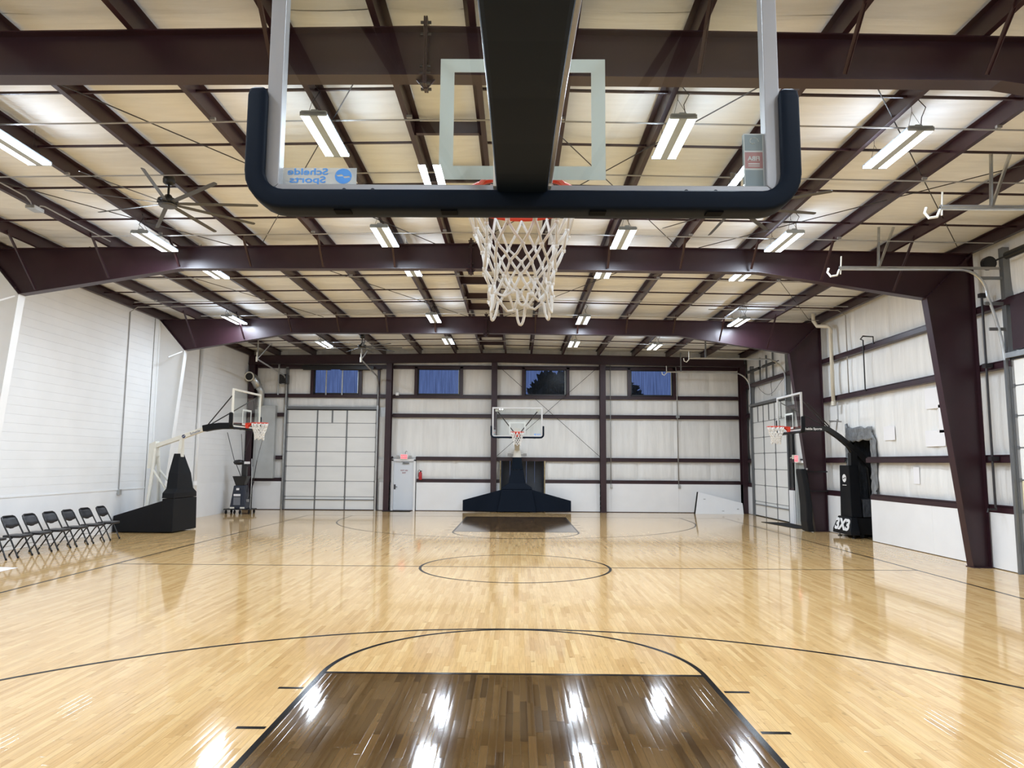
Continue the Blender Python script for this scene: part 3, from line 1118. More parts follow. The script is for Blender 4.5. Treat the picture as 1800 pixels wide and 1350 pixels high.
ragged(5.15, 6.6, 2.66, 3.02, 1, 7, .04, .05, m=PLASTIC)
ragged(6.56, 6.70, 1.25, 3.15, 2, 16, .02, .03, m=PLASTIC)
ragged(5.0, 5.24, .8, 2.75, 3, 16, .04, .05, m=PLASTIC)
# white paper patches taped on the insulation
for y0, y1, z0, z1 in ((2.0, 2.65, 3.28, 3.75), (1.85, 2.15, 2.72, 3.35), (1.95, 2.72, 2.42, 2.78), (4.05, 4.6, 2.62, 2.98), (1.5, 1.72, 2.35, 3.2), (3.05, 3.3, 1.55, 1.95)):
    o = MB().box(XRW - .008, XRW - .006, y0, y1, z0, z1).build('paper_patch', PAPER, wall_right)

# far overhead door on the right
d3 = sectional('door_3', 'x', XRW - .05, D3[0], D3[1], [4.26, 3.62, 3.02, 2.41, 1.80, 1.19, .56, 0], [12.15, 13.35], [12.75, 13.95, 11.5], -1)
for y in (D3[0] - .12, D3[1] + .07):
    MB().box(XR - .02, XR + .04, y - .03, y + .03, 0, 4.4).build('track', DOORGREY, d3)
    MB().box(XR + .03, XRW + .06, y - .06, y + .06, 0, 5.9).build('jamb', DOORGREY, d3)
    yy = y + (.2 if y < 12 else 0)
    pts = [(XR + .0, y, 4.2), (XR + .0, y, 5.0)] + [(XR - .65 + .65 * math.cos(a * PI / 16), y, 5.0 + .64 * math.sin(a * PI / 16)) for a in range(1, 9)] + [(6.0, y, 5.66)]
    MB().tube(pts, .03, 8).build('curved_track', GALV, d3)
    MB().bar((6.6, y, 5.68), (6.6, y, 6.45), .05, .04).build('track_hanger', DOORGREY, d3)
    MB().tube([(6.02, y, 5.62), (5.93, y, 5.52), (5.85, y, 5.56), (5.83, y, 5.66)], .018, 6).tube([(6.02, y, 5.60), (6.02, y, 5.9)], .014, 6).build('end_stop', OFFWHITE, d3)
MB().box(XR - .02, XRW, D3[0] - .2, D3[1] + .2, 4.27, 4.36).build('header', DOORGREY, d3)
mb = MB()
for a, b in ((11.35, 12.6), (13.0, 14.3)):
    mb.tube([(XR - .15, a, 5.62), (XR - .15, b, 5.62)], .055, 12)
mb.tube([(XR - .15, 11.0, 5.62), (XR - .15, 14.6, 5.62)], .018, 8)
mb.build('spring_shaft', BLACK, d3)
for y in (12.2, 12.9, 13.6):
    MB().box(XRW - .1, XRW - .04, y - .025, y + .025, 5.16, 6.1).build('centre_post', DOORGREY, d3)
mb = MB()
mb.tube([(XRW - .06, 13.9, 5.0)] + [(XRW - .09, 13.9 - 2.6 * t / 10, 5.0 - .42 * math.sin(PI * t / 10)) for t in range(1, 10)] + [(XRW - .06, 11.3, 5.0)], .008, 5)
mb.tube([(XRW - .06, 12.4, 5.1)] + [(XRW - .08, 12.4 + .03 * math.sin(t), 5.1 - .1 * t) for t in range(1, 7)], .008, 5)
mb.build('loose_cable', BLACK, d3)

# near overhead door on the right
d4 = sectional('door_4', 'x', XRW - .05, D4[0], D4[1], [4.02, 3.5, 2.93, 2.33, 1.73, 1.15, .56, 0], [-2.6, -1.55], [], -1, pale=(4, 5))
for y in (D4[1] + .08, D4[0] - .08):
    MB().box(XR - .03, XR + .04, y - .03, y + .03, 0, 4.2).build('track', DOORGREY, d4)
    MB().box(XR + .03, XRW + .04, y - .06, y + .06, 0, 6.2).build('jamb', DOORGREY, d4)
    for z in (4.6, 5.1, 5.6):
        MB().box(XR - .28 + (z - 4.6) * -.1, XR + .04, y - .015, y + .015, z - .03, z + .03).build('track_bracket', DOORGREY, d4)
    pts = [(XR - .02, y, 4.0)] + [(XR - .02 - .25 * (a / 6) ** 1.6, y, 4.0 + 1.25 * a / 6) for a in range(1, 7)] + [(XR - .77 + .5 * math.cos(a * PI / 16), y, 5.25 + .52 * math.sin(a * PI / 16)) for a in range(1, 9)] + [(6.25, y, 5.77)]
    MB().tube(pts, .03, 8).build('curved_track', GALV, d4)
    MB().box(6.25, XR, y - .012, y + .012, 5.77, 5.82).build('track_angle', CONDUIT, d4)
    for dx_ in (0, .28):
        a_, b_ = Vector((7.0, y, 5.80)), Vector((7.05 + dx_, y, 6.62))
        mb = MB().bar(a_, b_, .045, .005).bar(a_ + Vector((.02, 0, 0)), b_ + Vector((.02, 0, 0)), .005, .045)
        mb.build('track_hanger', GALV, d4)
    MB().tube([(6.25, y, 5.75), (6.2, y, 5.64), (6.08, y, 5.62), (6.02, y, 5.7), (6.05, y, 5.78)], .022, 6).tube([(6.27, y, 5.66), (6.3, y, 6.02)], .014, 6).build('end_stop', OFFWHITE, d4)
MB().box(XR - .03, XRW, D4[0] - .2, D4[1] + .1, 4.03, 4.13).build('header', GALV, d4)
MB().box(XR - .02, XRW - .02, -1.15, -.62, 4.16, 5.1).build('header_panel', MAROON, d4)
MB().tube([(XR - .15, -.5, 5.92), (XR - .15, -3.6, 5.92)], .018, 8).tube([(XR - .15, -.82, 5.92), (XR - .15, -2.4, 5.92)], .075, 14).build('spring_shaft', BLACK, d4)
MB().cone((XR - .15, -.24, 5.92), (XR - .15, -.34, 5.92), .13, .13, 18).cone((XR - .15, -.2, 5.92), (XR - .15, -.24, 5.92), .05, .05, 12).build('cable_drum', BLACK, d4)

# exit door on the right, behind the wrapped column
d5 = structure('door_5')
MB().box(XRW - .01, XRW + .03, DX[0] + .06, DX[1] - .06, .01, 2.04).build('door_leaf', mat('grey_door_paint', (.36, .39, .39), .45), d5)
for y in (DX[0] - .02, DX[1] - .06):
    MB().box(XR + .04, XRW + .06, y, y + .08, 0, 2.1).build('door_frame', mat('grey_door_frame', (.48, .50, .49), .45), d5)
MB().box(XR + .04, XRW + .06, DX[0] - .02, DX[1] + .02, 2.04, 2.12).build('door_frame', SMOOTH_WHITE, d5)
MB().box(XRW - .03, XRW - .01, 9.32, 9.38, .95, 1.15).tube([(XRW - .03, 9.36, .9), (XRW - .08, 9.36, .88), (XRW - .08, 9.5, .86)], .012, 6).build('door_handle', BLACK, d5)
MB().box(XR - .02, XR + .05, 10.42, 10.78, 0, 1.12).build('jamb_cladding', SMOOTH_WHITE, d5)
MB().box(XR + .03, XR + .05, 10.5, 10.82, 1.2, 3.9).build('jamb_gap_shade', BLACK, d5)  # black sheet stands in for the shade in the open gap

# wall behind the camera
wall_near = structure('wall_near')
MB().box(-11.4, 9.9, YB - .2, YB, -.1, 7).build('wall_sheet', WHITE, wall_near)

# ================================================================= CEILING LIGHTS
LAMPS = [(-6.63, -5.04, 'leftmost light of the row nearest the camera, cut by the left edge'),
         (-2.41, -5.37, 'light seen through the left half of the big backboard'),
         (1.96, -5.33, 'light seen through the right half of the big backboard'),
         (4.91, -5.05, 'light right of the big backboard, hung nearest the camera'),
         (-6.8, -.95, 'light below the left ceiling fan, before the mid-court frame'),
         (-2.41, -1.33, 'light left of the near net, before the mid-court frame'),
         (1.93, -1.27, 'light right of the near net, before the mid-court frame'),
         (4.9, -1.14, 'rightmost light before the mid-court frame'),
         (-6.62, 1.37, 'leftmost light peeking below the mid-court frame'),
         (-2.25, 1.06, 'light peeking below the mid-court frame, left of the net'),
         (1.86, 1.17, 'light peeking below the mid-court frame, right of the net'),
         (4.87, 1.32, 'rightmost light peeking below the mid-court frame'),
         (-8.24, 6.49, 'leftmost light before the third frame, above the left hoop'),
         (-2.38, 6.07, 'light left of centre, before the third frame'),
         (1.89, 6.19, 'light right of centre, before the third frame'),
         (6.39, 6.39, 'rightmost light before the third frame, near the white pipe'),
         (-6.74, 10.67, 'leftmost light of the row nearest the windows'),
         (-2.33, 9.92, 'second light from the left in the row nearest the windows'),
         (1.96, 10.34, 'third light from the left in the row nearest the windows'),
         (4.83, 10.84, 'rightmost light of the row nearest the windows')]
REAR = [(-6.7, -9.3), (-2.41, -9.6), (1.95, -9.5), (5.0, -9.4), (-7.5, -13.0), (-3.4, -13.6), (3.4, -13.6), (6.4, -13.0), (-6, -19.3), (-1.25, -19.4), (3.35, -19.4), (7.0, -19.3)]


def make_lamp():
    t = thing('ceiling_light', 'x', 'light', group='twin-tube ceiling lights')
    mb = MB().box(-.15, .15, -.60, .60, .0165, .062).box(-.05, .05, -.60, .60, .0, .0165)
    mb.box(-.165, .165, -.60, -.576, .0, .05).box(-.165, .165, .576, .60, .0, .05)
    mb.prism([(-.06, .062), (.06, .062), (.04, .10), (-.04, .10)], 'y', -.55, .55)
    mb.build('housing', LAMPBODY, t)
    for sx in (-1, 1):
        # glowing diffuser: open shell (underside and outer lip), lit by its own strip light
        xi, xo_ = sx * .05, sx * .16
        q4 = [(xi, -.575, 0), (xo_, -.575, 0), (xo_, .575, 0), (xi, .575, 0)]
        tb = MB().add(q4, [(0, 1, 2, 3)]).build('tube', DIFFUSER, t)
        MB().add([(xo_, -.575, 0), (xo_, .575, 0), (xo_, .575, .016), (xo_, -.575, .016)], [(0, 1, 2, 3)]).build('tube_lip', TUBE, tb)
        ar = bpy.data.lights.new('tube_light', 'AREA')
        ar.shape = 'RECTANGLE'
        ar.size, ar.size_y = .108, 1.145
        ar.energy = LAMP * PI * .108 * 1.145
        ar.color = (0.85, 0.975, 1.13)
        lo_ = bpy.data.objects.new('tube_light', ar)
        COL.objects.link(lo_)
        lo_.parent = t
        lo_.location = (sx * .105, 0, -.0015)
    for sy in (-1, 1):
        MB().tube([(-.1, sy * .48, .06), (-.04, sy * .48, .30)], .003, 4).tube([(.1, sy * .48, .06), (-.04, sy * .48, .30)], .003, 4).tube([(-.04, sy * .48, .29), (-.04, sy * .48, .52)], .003, 4).build('hanger', DKSTEEL, t)
    MB().tube([(.05, -.5, .08), (.0, -.62, .16), (.07, -.6, .3), (-.02, -.56, .45)], .006, 5).build('cord', BLACK, t)
    return t


proto = make_lamp()
for i, (x, y, lab) in enumerate(LAMPS):
    o = proto if i == 0 else copy_tree(proto)
    o.location = (CAMX + (x - CAMX) * 1.03, CAMY + (y - CAMY) * 1.03 if y < .8 or y > 2 else y + .2, 6.16)
    o['label'] = 'twin-tube ' + lab
POS = ['leftmost', 'second from the left', 'third from the left', 'rightmost']
for i, (x, y) in enumerate(REAR):
    o = copy_tree(proto)
    o.location = (x, y, 6.16)
    o['label'] = 'twin-tube light behind the camera, %s of the %s row there' % (POS[i % 4], ('first', 'second', 'last')[i // 4])
    o['group'] = 'ceiling lights behind the camera'


# ================================================================= CEILING FANS
def make_fan():
    t = thing('ceiling_fan', 'x', 'fan', group='grey ceiling fans')
    MB().lathe([(.0, .06), (.075, .06), (.095, .0), (.09, -.06), (.05, -.09), (0, -.09)], (0, 0, .36), 18).build('canopy', BLACK, t, smooth=True)
    MB().tube([(0, 0, .30), (0, 0, .10)], .018, 10).build('downrod', BLACK, t)
    MB().lathe([(.02, .12), (.05, .10), (.075, .05), (.15, .03), (.16, -.02), (.10, -.05), (0, -.05)], (0, 0, 0), 20).build('motor', BLACK, t, smooth=True)
    MB().lathe([(0, -.045), (.13, -.045), (.14, -.06), (.12, -.085), (0, -.085)], (0, 0, 0), 20).build('hub', FANGREY, t)
    return t


FANS = [(-5.5, -3.13, 6.03, .05, 'grey nine-bladed ceiling fan at upper left, in clear view'),
        (3.42, -3.1, 6.03, .2, 'grey ceiling fan mostly hidden behind the big backboard padding'),
        (-5.46, 10.9, 6.03, .1, 'grey ceiling fan near the far windows, before the end wall')]
f0 = make_fan()
blade = MB()
blade.loft([[(r, -w / 2, -.035 + .25 * w / 2), (r, w / 2, -.035 - .25 * w / 2), (r, w / 2, -.029 - .25 * w / 2), (r, -w / 2, -.029 + .25 * w / 2)] for r, w in ((.12, .05), (.3, .07), (1.1, .066), (1.38, .06), (1.40, .03))])
bo = blade.build('blade', FANGREY, f0)
for k in range(1, 9):
    c = bo.copy()
    COL.objects.link(c)
    c.parent = f0
    c.rotation_euler = (0, 0, 2 * PI * k / 9)
for i, (x, y, z, a, lab) in enumerate(FANS):
    o = f0 if i == 0 else copy_tree(f0)
    o.location = (x, y, z)
    o.rotation_euler = (0, 0, a)
    o['label'] = lab


# ================================================================= BASKETBALL GOALS
def make_net(parent, c, rz=3.05, seed=1, r=.0058, L=.47):
    """knotted cord net: diamonds tapering down from the hooks, with loose loops at the bottom"""
    g_ = random.Random(seed)
    N = 12
    lev = [(0.0, .224), (.13, .192), (.21, .165), (.28, .145), (.345, .131), (.405, .128)]
    kn = []
    for li, (d, rad) in enumerate(lev):
        ring = []
        for i in range(N):
            a = 2 * PI * (i + .5 * (li % 2)) / N + (g_.uniform(-.06, .06) if li else 0)
            jj = 0 if li == 0 else g_.uniform(-.012, .012)
            rr = rad + (0 if li == 0 else g_.uniform(-.010, .010))
            ring.append(Vector((c[0] + rr * math.cos(a), c[1] + rr * math.sin(a), rz - .012 - d * L / .47 + jj)))
        kn.append(ring)
    mb = MB()
    for li in range(len(lev) - 1):
        for i in range(N):
            a = kn[li][i]
            for s_ in ((0, -1) if li % 2 == 0 else (0, 1)):
                b = kn[li + 1][(i + s_) % N]
                m_ = (a + b) / 2 + Vector((g_.uniform(-1, 1), g_.uniform(-1, 1), g_.uniform(-1, 1))) * .004
                q = Vector((g_.uniform(-1, 1), g_.uniform(-1, 1), 0)) * .003 if li == 0 else Vector((0, 0, 0))
                mb.tube([a + q, m_, b], r, 6)
    for li in range(1, len(lev)):
        for i in range(N):
            p = kn[li][i]
            mb.lathe([(0, -.011), (r * 1.5, -.006), (r * 1.6, .006), (0, .011)], p, 7)
    # bottom loops hang between neighbouring knots
    for i in range(N):
        a, b = kn[-1][i], kn[-1][(i + 1) % N]
        if i % 2 == 0:
            dz = g_.uniform(.05, .075)
            pts = []
            for t in range(9):
                u = t / 8
                p = a.lerp(b, .18 + .64 * u)
                out = (p - Vector((c[0], c[1], p.z))).normalized()
                pts.append(p + out * .010 * math.sin(PI * u) - Vector((0, 0, dz * math.sin(PI * u) ** .6)))
            mb.tube([a] + pts + [b], r, 6)
        else:
            p = (a + b) / 2 - Vector((0, 0, g_.uniform(.012, .03)))
            mb.tube([a, p, b], r, 6)
    return mb.build('net', NET, parent, smooth=True)


def rounded_u(w, zb, zt, rad, n=6):
    """U path: down the left side, along the bottom, up the right side (x, z)"""
    pts = [(-w, zt), (-w, zb + rad)]
    pts += [(-w + rad - rad * math.cos(a * PI / 2 / n), zb + rad - rad * math.sin(a * PI / 2 / n)) for a in range(1, n)]
    pts += [(-w + rad, zb)] + [(-w + rad + (2 * w - 2 * rad) * i / 10, zb) for i in range(1, 10)] + [(w - rad, zb)]
    pts += [(w - rad + rad * math.sin(a * PI / 2 / n), zb + rad - rad * math.cos(a * PI / 2 / n)) for a in range(1, n)]
    pts += [(w, zb + rad), (w, zt)]
    return pts


def backboard(t, padm, framem, rimseed, bw=.90, sticker=True, logos=True, netr=.0058):
    z0, z1 = 2.90, 3.95
    fwid, fd = .052, .05
    g = MB().box(-bw + fwid - .008, bw - fwid + .008, -.024, -.012, z0 + fwid - .008, z1 - fwid + .008).build('glass', GLASS, t)
    # mitred aluminium frame: four lengths
    O = [(-bw, z0), (bw, z0), (bw, z1), (-bw, z1)]
    I = [(-bw + fwid, z0 + fwid * .85), (bw - fwid, z0 + fwid * .85), (bw - fwid, z1 - fwid), (-bw + fwid, z1 - fwid)]
    fr = MB()
    for k in range(4):
        j = (k + 1) % 4
        fr.prism([O[k], O[j], I[j], I[k]], 'y', -fd, 0)
    f = fr.build('frame', framem, t, bevel=.003)
    for x in (-.617, -.518, .567, .668):
        MB().cone((x, -fd + .004, z0 + .021), (x, -fd - .005, z0 + .021), .0085, .0075, 10).build('bolt', DKSTEEL, f)
    # painted target rectangle on the glass
    rw, rb, rt_, th = .295, 3.0 - .022, 3.0 + .428, .05
    MB().box(-rw, rw, -.0118, -.0105, rt_ - th, rt_).box(-rw, rw, -.0118, -.0105, rb, rb + th).box(-rw, -rw + th, -.0118, -.0105, rb + th, rt_ - th).box(rw - th, rw, -.0118, -.0105, rb + th, rt_ - th).build('target', RECT, g)
    # padding round the lower edge
    path = rounded_u(bw - .004, z0 + .008, 3.255, .075)
    prof = [(.0, -.058), (.0, .012), (.050, .020), (.058, .016), (.062, .008), (.063, -.020), (.063, -.050), (.062, -.076), (.058, -.083), (.050, -.086), (.02, -.086), (.0, -.086), (-.006, -.080), (-.006, -.062)]
    rings = []
    N = len(path)
    for i, p in enumerate(path):
        a, b = Vector(path[max(i - 1, 0)]), Vector(path[min(i + 1, N - 1)])
        d = (b - a).normalized()
        outw = Vector((d.y, -d.x))
        sc = 1.0
        rings.append([(p[0] + outw.x * o * sc, y, p[1] + outw.y * o * sc) for o, y in prof])
    # soft domed ends
    for end, k in ((0, 1), (-1, -1)):
        base = rings[end]
        cx = sum(q[0] for q in base) / len(base)
        cy = sum(q[1] for q in base) / len(base)
        cap = []
        for s_, dz in ((.88, .022), (.55, .034)):
            cap.append([(cx + (q[0] - cx) * s_, cy + (q[1] - cy) * s_, q[2] + dz) for q in base])
        rings = cap[::-1] + rings if end == 0 else rings + cap
    pd = MB().loft(rings).build('padding', padm, t, smooth=True)
    for x in (-.617, -.25, .26, .66):
        MB().box(x - .028, x + .028, -.075, -.035, z0 - .060, z0 - .0505).build('dark_notch', NOTCHM, pd)  # black boxes stand in for the dark notches under the padding
    # rim
    rc = (0, .375, 3.05)
    rim = MB().tube([(rc[0] + .2345 * math.cos(2 * PI * k / 40), rc[1] + .2345 * math.sin(2 * PI * k / 40), rc[2]) for k in range(40)], .0095, 8, closed=True)
    rim.build('rim', RED, t, smooth=True)
    br = MB().box(-.09, .09, -.010, .028, 2.90, 3.045).box(-.075, .075, .028, .150, 3.025, 3.045)
    for sx in (-1, 1):
        br.prism([(.02, 2.93), (.02, 3.04), (.16, 3.045), (.14, 3.02)], 'x', sx * .07 - .004, sx * .07 + .004)
        br.tube([(sx * .085, .02, 3.04), (sx * .12, .10, 3.045), (sx * .17, .215, 3.045)], .008, 6)
    br.build('rim_bracket', RED, t)
    make_net(t, rc, seed=rimseed, r=netr)
    if logos:
        # corner stickers, readable from the court side
        st = MB().box(-.855, -.585, -.0120, -.0112, 2.958, 3.018).build('sticker', STICKERBG, t)
        for yy in (-.0105, -.0124):
            text_obj('sticker_lettering', 'Schelde', .033, TXTBLUE, st, (-.758, yy, 3.003), (-1, 0, 0), (0, 0, 1), .0002, .0006, sx=1.42)
            text_obj('sticker_lettering', 'Sports', .033, TXTBLUE, st, (-.758, yy, 2.974), (-1, 0, 0), (0, 0, 1), .0002, .0006, sx=1.5)
            swirl(st, (-.632, yy, 2.988), .030, TXTBLUE, (-1, 0, 0), (0, 0, 1))
        s2 = MB().box(.778, .848, -.0120, -.0112, 2.95, 3.145).build('sticker', STLIGHT, t)
        MB().box(.782, .844, -.0112, -.0108, 3.083, 3.141).box(.782, .844, -.0112, -.0108, 2.954, 3.012).build('sticker_square', STTEAL, s2)
        MB().box(.782, .844, -.0112, -.0108, 3.018, 3.077).build('sticker_square', STRED, s2)
        # the same squares read from the back through the glass
        MB().box(.782, .844, -.0250, -.0246, 3.083, 3.141).build('sticker_square', STTEAL, s2)
        MB().box(.782, .844, -.0250, -.0246, 2.954, 3.012).build('sticker_square', STTEAL, s2)
        MB().box(.782, .844, -.0250, -.0246, 3.018, 3.077).build('sticker_square', STRED, s2)
        MB().box(.778, .848, -.0246, -.0242, 2.95, 3.145).build('sticker_backing', STLIGHT, s2)
        for yy in (-.0104, -.0254):
            text_obj('sticker_lettering', 'FIBA', .022, STLIGHT, s2, (.813, yy, 3.053), (-1, 0, 0), (0, 0, 1), .0003, .0006)
            MB().box(.793, .833, yy - .0002, yy + .0002, 3.032, 3.036).box(.793, .833, yy - .0002, yy + .0002, 3.025, 3.028).build('sticker_lettering', STLIGHT, s2)
            mb = MB()
            for q in range(5):
                mb.tube([(.813 + .018 * math.cos(a_ * .3 + q) * (1 - q * .15), yy, 3.115 + .016 * math.sin(a_ * .3 + q) * (1 - q * .15)) for a_ in range(6)], .0009, 4)
            mb.build('sticker_emblem', STLIGHT, s2)
    return f


def swirl(parent, o, R, m, right, upv):
    """round S-shaped emblem: two interlocking crescents"""
    r_, u_ = Vector(right), Vector(upv)
    o = Vector(o)
    n_ = r_.cross(u_)
    mb = MB()
    for sg in (1, -1):
        pts = []
        outer = [(R * math.cos(a), R * math.sin(a) * .92) for a in [PI * (.12 + .98 * k / 12) for k in range(13)]]
        inner = [(R * .70 * math.cos(a) + R * .02, R * .17 * math.sin(a) * (1 if a < PI / 2 else -.4) + R * .08) for a in [PI * (1.0 - .96 * k / 12) for k in range(13)]]
        poly = outer + inner
        V = [tuple(o + r_ * (sg * x) + u_ * (sg * y) + n_ * dz) for dz in (-.0003, .0003) for x, y in poly]
        N = len(poly)
        for k in range(N // 2 - 1):
            a, b, c, d = k, k + 1, N - 2 - k, N - 1 - k
            mb.add([V[a], V[b], V[c], V[d], V[N + a], V[N + b], V[N + c], V[N + d]], [(0, 1, 2, 3), (4, 7, 6, 5), (0, 4, 5, 1), (2, 6, 7, 3), (1, 5, 6, 2), (3, 7, 4, 0)])
    return mb.build('emblem', m, parent)


def rect_ring(z, yf, yb, w):
    return [(-w, yf, z), (w, yf, z), (w, yb, z), (-w, yb, z)]


def arm_solid(path, w0, h0, x0=0.0, w1=None, h1=None):
    """box-section arm following (y, z) points"""
    rings = []
    N = len(path)
    for i, p in enumerate(path):
        a, b = Vector(path[max(i - 1, 0)]), Vector(path[min(i + 1, N - 1)])
        d = (b - a).normalized()
        nr = Vector((-d.y, d.x))
        if nr.y < 0:
            nr = -nr
        u = i / (N - 1)
        w = w0 + ((w1 or w0) - w0) * u
        h = h0 + ((h1 or h0) - h0) * u
        lo, hi = p[0], p[1]
        rings.append([(x0 - w / 2, lo, hi), (x0 + w / 2, lo, hi), (x0 + w / 2, lo + nr.x * h, hi + nr.y * h), (x0 - w / 2, lo + nr.x * h, hi + nr.y * h)])
    return MB().loft(rings)


def big_goal(name, label, loc, rz, seed, wings=False, netr=.0058):
    t = thing(name, label, 'basketball hoop', loc, rz)
    backboard(t, NAVYPAD, FRAMEW if wings else FRAMEG, seed, netr=netr)
    # arm: lower line (y, z) from the board back to the mast
    pth = [(-.055, 2.905), (-.25, 2.90), (-.5, 2.885), (-.8, 2.86), (-1.1, 2.82), (-1.35, 2.778), (-1.6, 2.725), (-1.85, 2.665)]
    arm_solid(pth, .176, .12).build('arm_padding', NAVYPAD2, t, bevel=.012)
    tp = [(y - .0, z + .035) for y, z in pth] + [(-2.6, 2.60), (-3.7, 2.50), (-4.35, 2.38)]
    arm_solid(tp, .196, .17, .006).build('arm', OFFWHITE if wings else FRAMEG, t, bevel=.006)
    MB().box(-.10, .10, -.075, -.05, 2.93, 3.2).build('arm_plate', OFFWHITE, t)
    for sx in (-1, 1):
        mb = MB().tube([(sx * .05, -1.25, 3.02), (sx * .74, -.065, 3.84)], .019, 10)
        mb.build('strut', BLACK, t)
        MB().box(sx * .74 - .05, sx * .74 + .05, -.07, -.05, 3.80, 3.88).build('strut_bracket', OFFWHITE, t)
    # mast, its pads and the base
    MB().loft([rect_ring(1.0, -3.78, -3.95, .10), rect_ring(2.25, -3.82, -3.95, .09)]).build('mast', OFFWHITE, t)
    MB().loft([rect_ring(2.20, -3.74, -3.96, .17), rect_ring(2.45, -3.76, -3.90, .125), rect_ring(2.62, -3.78, -3.88, .075)]).build('mast_head', OFFWHITE, t)
    lo = MB().loft([rect_ring(.03, -3.50, -3.9, .785), rect_ring(.90, -3.53, -3.9, .615)]).build('base_pad', NAVYPAD, t, bevel=.012)
    MB().loft([rect_ring(.91, -3.54, -3.9, .612), rect_ring(.985, -3.55, -3.9, .605), rect_ring(1.15, -3.60, -3.96, .345), rect_ring(1.69, -3.66, -3.96, .250)]).build('mast_pad', NAVYPAD, t, bevel=.012)
    MB().loft([rect_ring(1.70, -3.66, -3.96, .248), rect_ring(2.20, -3.71, -3.96, .170)]).build('mast_pad', NAVYPAD2, t, bevel=.012)
    rear = -5.35
    MB().prism([(-3.9, .06), (rear, .06), (rear, .45), (-3.9, .88)], 'x', -.58, .58).build('base', BLACK, t, bevel=.01)
    for sx in (-1, 1):
        MB().tube([(sx * .07, -4.3, 2.42), (sx * .10, -4.9, .55)], .03, 8).build('rear_link', OFFWHITE, t)
        for yy in (-4.0, -5.2):
            MB().cone((sx * .5 - .02, yy, .06), (sx * .5 + .02, yy, .06), .06, .06, 14).build('wheel', BLACKRUB, t)
        MB().box(sx * .32 - .07, sx * .32 + .07, -3.93, -3.86, 2.25, 2.36).tube([(sx * .12, -3.9, 2.3), (sx * .30, -3.9, 2.3)], .015, 6).build('pulley_bracket', CONDUIT, t)
    if wings:
        for sx in (-1, 1):
            MB().prism([(sx * .60, .03), (sx * 2.18, .05), (sx * 2.18, .47), (sx * .60, .90)], 'y', -3.66, -3.60).build('side_pad', NAVYPAD, t, bevel=.01)
    return t


near_goal = big_goal('basketball_goal', 'big glass backboard goal seen from behind, directly above the camera', (.03, -11.525, 0), 0, 11)
far_goal = big_goal('basketball_goal', 'glass backboard goal facing the camera before the far windows wall, dark base with side pads', (.03, 11.525, 0), PI, 5, wings=True, netr=.009)

# ---- goal on the left side line
lg = thing('basketball_goal', 'white-armed goal against the left wall behind the row of chairs', 'basketball hoop', (-7.67, 6.335, 0), -PI / 2 - math.radians(3.1))
backboard(lg, PAD, OFFWHITE, 8, bw=.915, logos=False, netr=.010)
arm_solid([(-1.22, 2.80), (-1.0, 2.845), (-.75, 2.875), (-.45, 2.88), (-.06, 2.865)], .26, .175, 0).build('arm_padding', PAD, lg, bevel=.015)
arm_solid([(-2.72, 2.29), (-1.95, 2.555), (-1.15, 2.845), (-.7, 2.93), (-.06, 2.93)], .14, .115).build('arm', OFFWHITE, lg, bevel=.006)
a_ = Vector((0, -1.55, 2.76))
e_ = .072
armtxt_n = Vector((1, 0, 0))
dir_ = Vector((0, .80, .29)).normalized()
upd = Vector((0, -.29, .80)).normalized()
# lettering on the camera side of the arm (local +x faces the camera)
text_obj('arm_lettering', 'Schelde', .10, TXTNAVY, lg, (.0715, -1.47, 2.775), dir_, upd, .0004, .001)
swirl(lg, (.0715, -1.80, 2.66), .055, TXTNAVY, dir_, upd)
for sx in (-1, 1):
    MB().tube([(sx * .05, -1.12, 2.99), (sx * .74, -.065, 3.84)], .017, 8).build('strut', BLACK, lg)
    MB().tube([(sx * .07, -2.62, 2.30), (sx * .16, -2.60, 1.66), (sx * .3, -2.62, .6)], .05, 10).build('rear_link', OFFWHITE, lg)
    MB().tube([(sx * .16, -2.58, 1.70), (sx * .26, -1.98, .98)], .03, 8).build('brace', OFFWHITE, lg)
MB().prism([(-2.78, 2.44), (-2.60, 2.52), (-2.56, 2.1), (-2.70, 1.75), (-2.80, 1.75)], 'x', -.10, .10).build('rear_plate', OFFWHITE, lg)
MB().loft([rect_ring(1.0, -1.84, -1.96, .09), rect_ring(2.3, -1.84, -1.93, .085), rect_ring(2.60, -1.84, -1.92, .05)]).build('mast', OFFWHITE, lg)
MB().loft([rect_ring(.03, -1.66, -2.0, .66), rect_ring(.93, -1.68, -2.0, .64)]).build('base_pad', PAD, lg, bevel=.012)
MB().loft([rect_ring(.94, -1.68, -2.02, .63), rect_ring(1.08, -1.68, -2.02, .62), rect_ring(1.20, -1.70, -2.02, .44), rect_ring(1.62, -1.74, -2.02, .36), rect_ring(2.17, -1.86, -2.02, .13)]).build('mast_pad', PAD, lg, bevel=.012)
MB().prism([(-2.0, .02), (-3.36, .02), (-3.36, .45), (-2.0, .87)], 'x', -.64, .64).build('base', PAD, lg, bevel=.01)

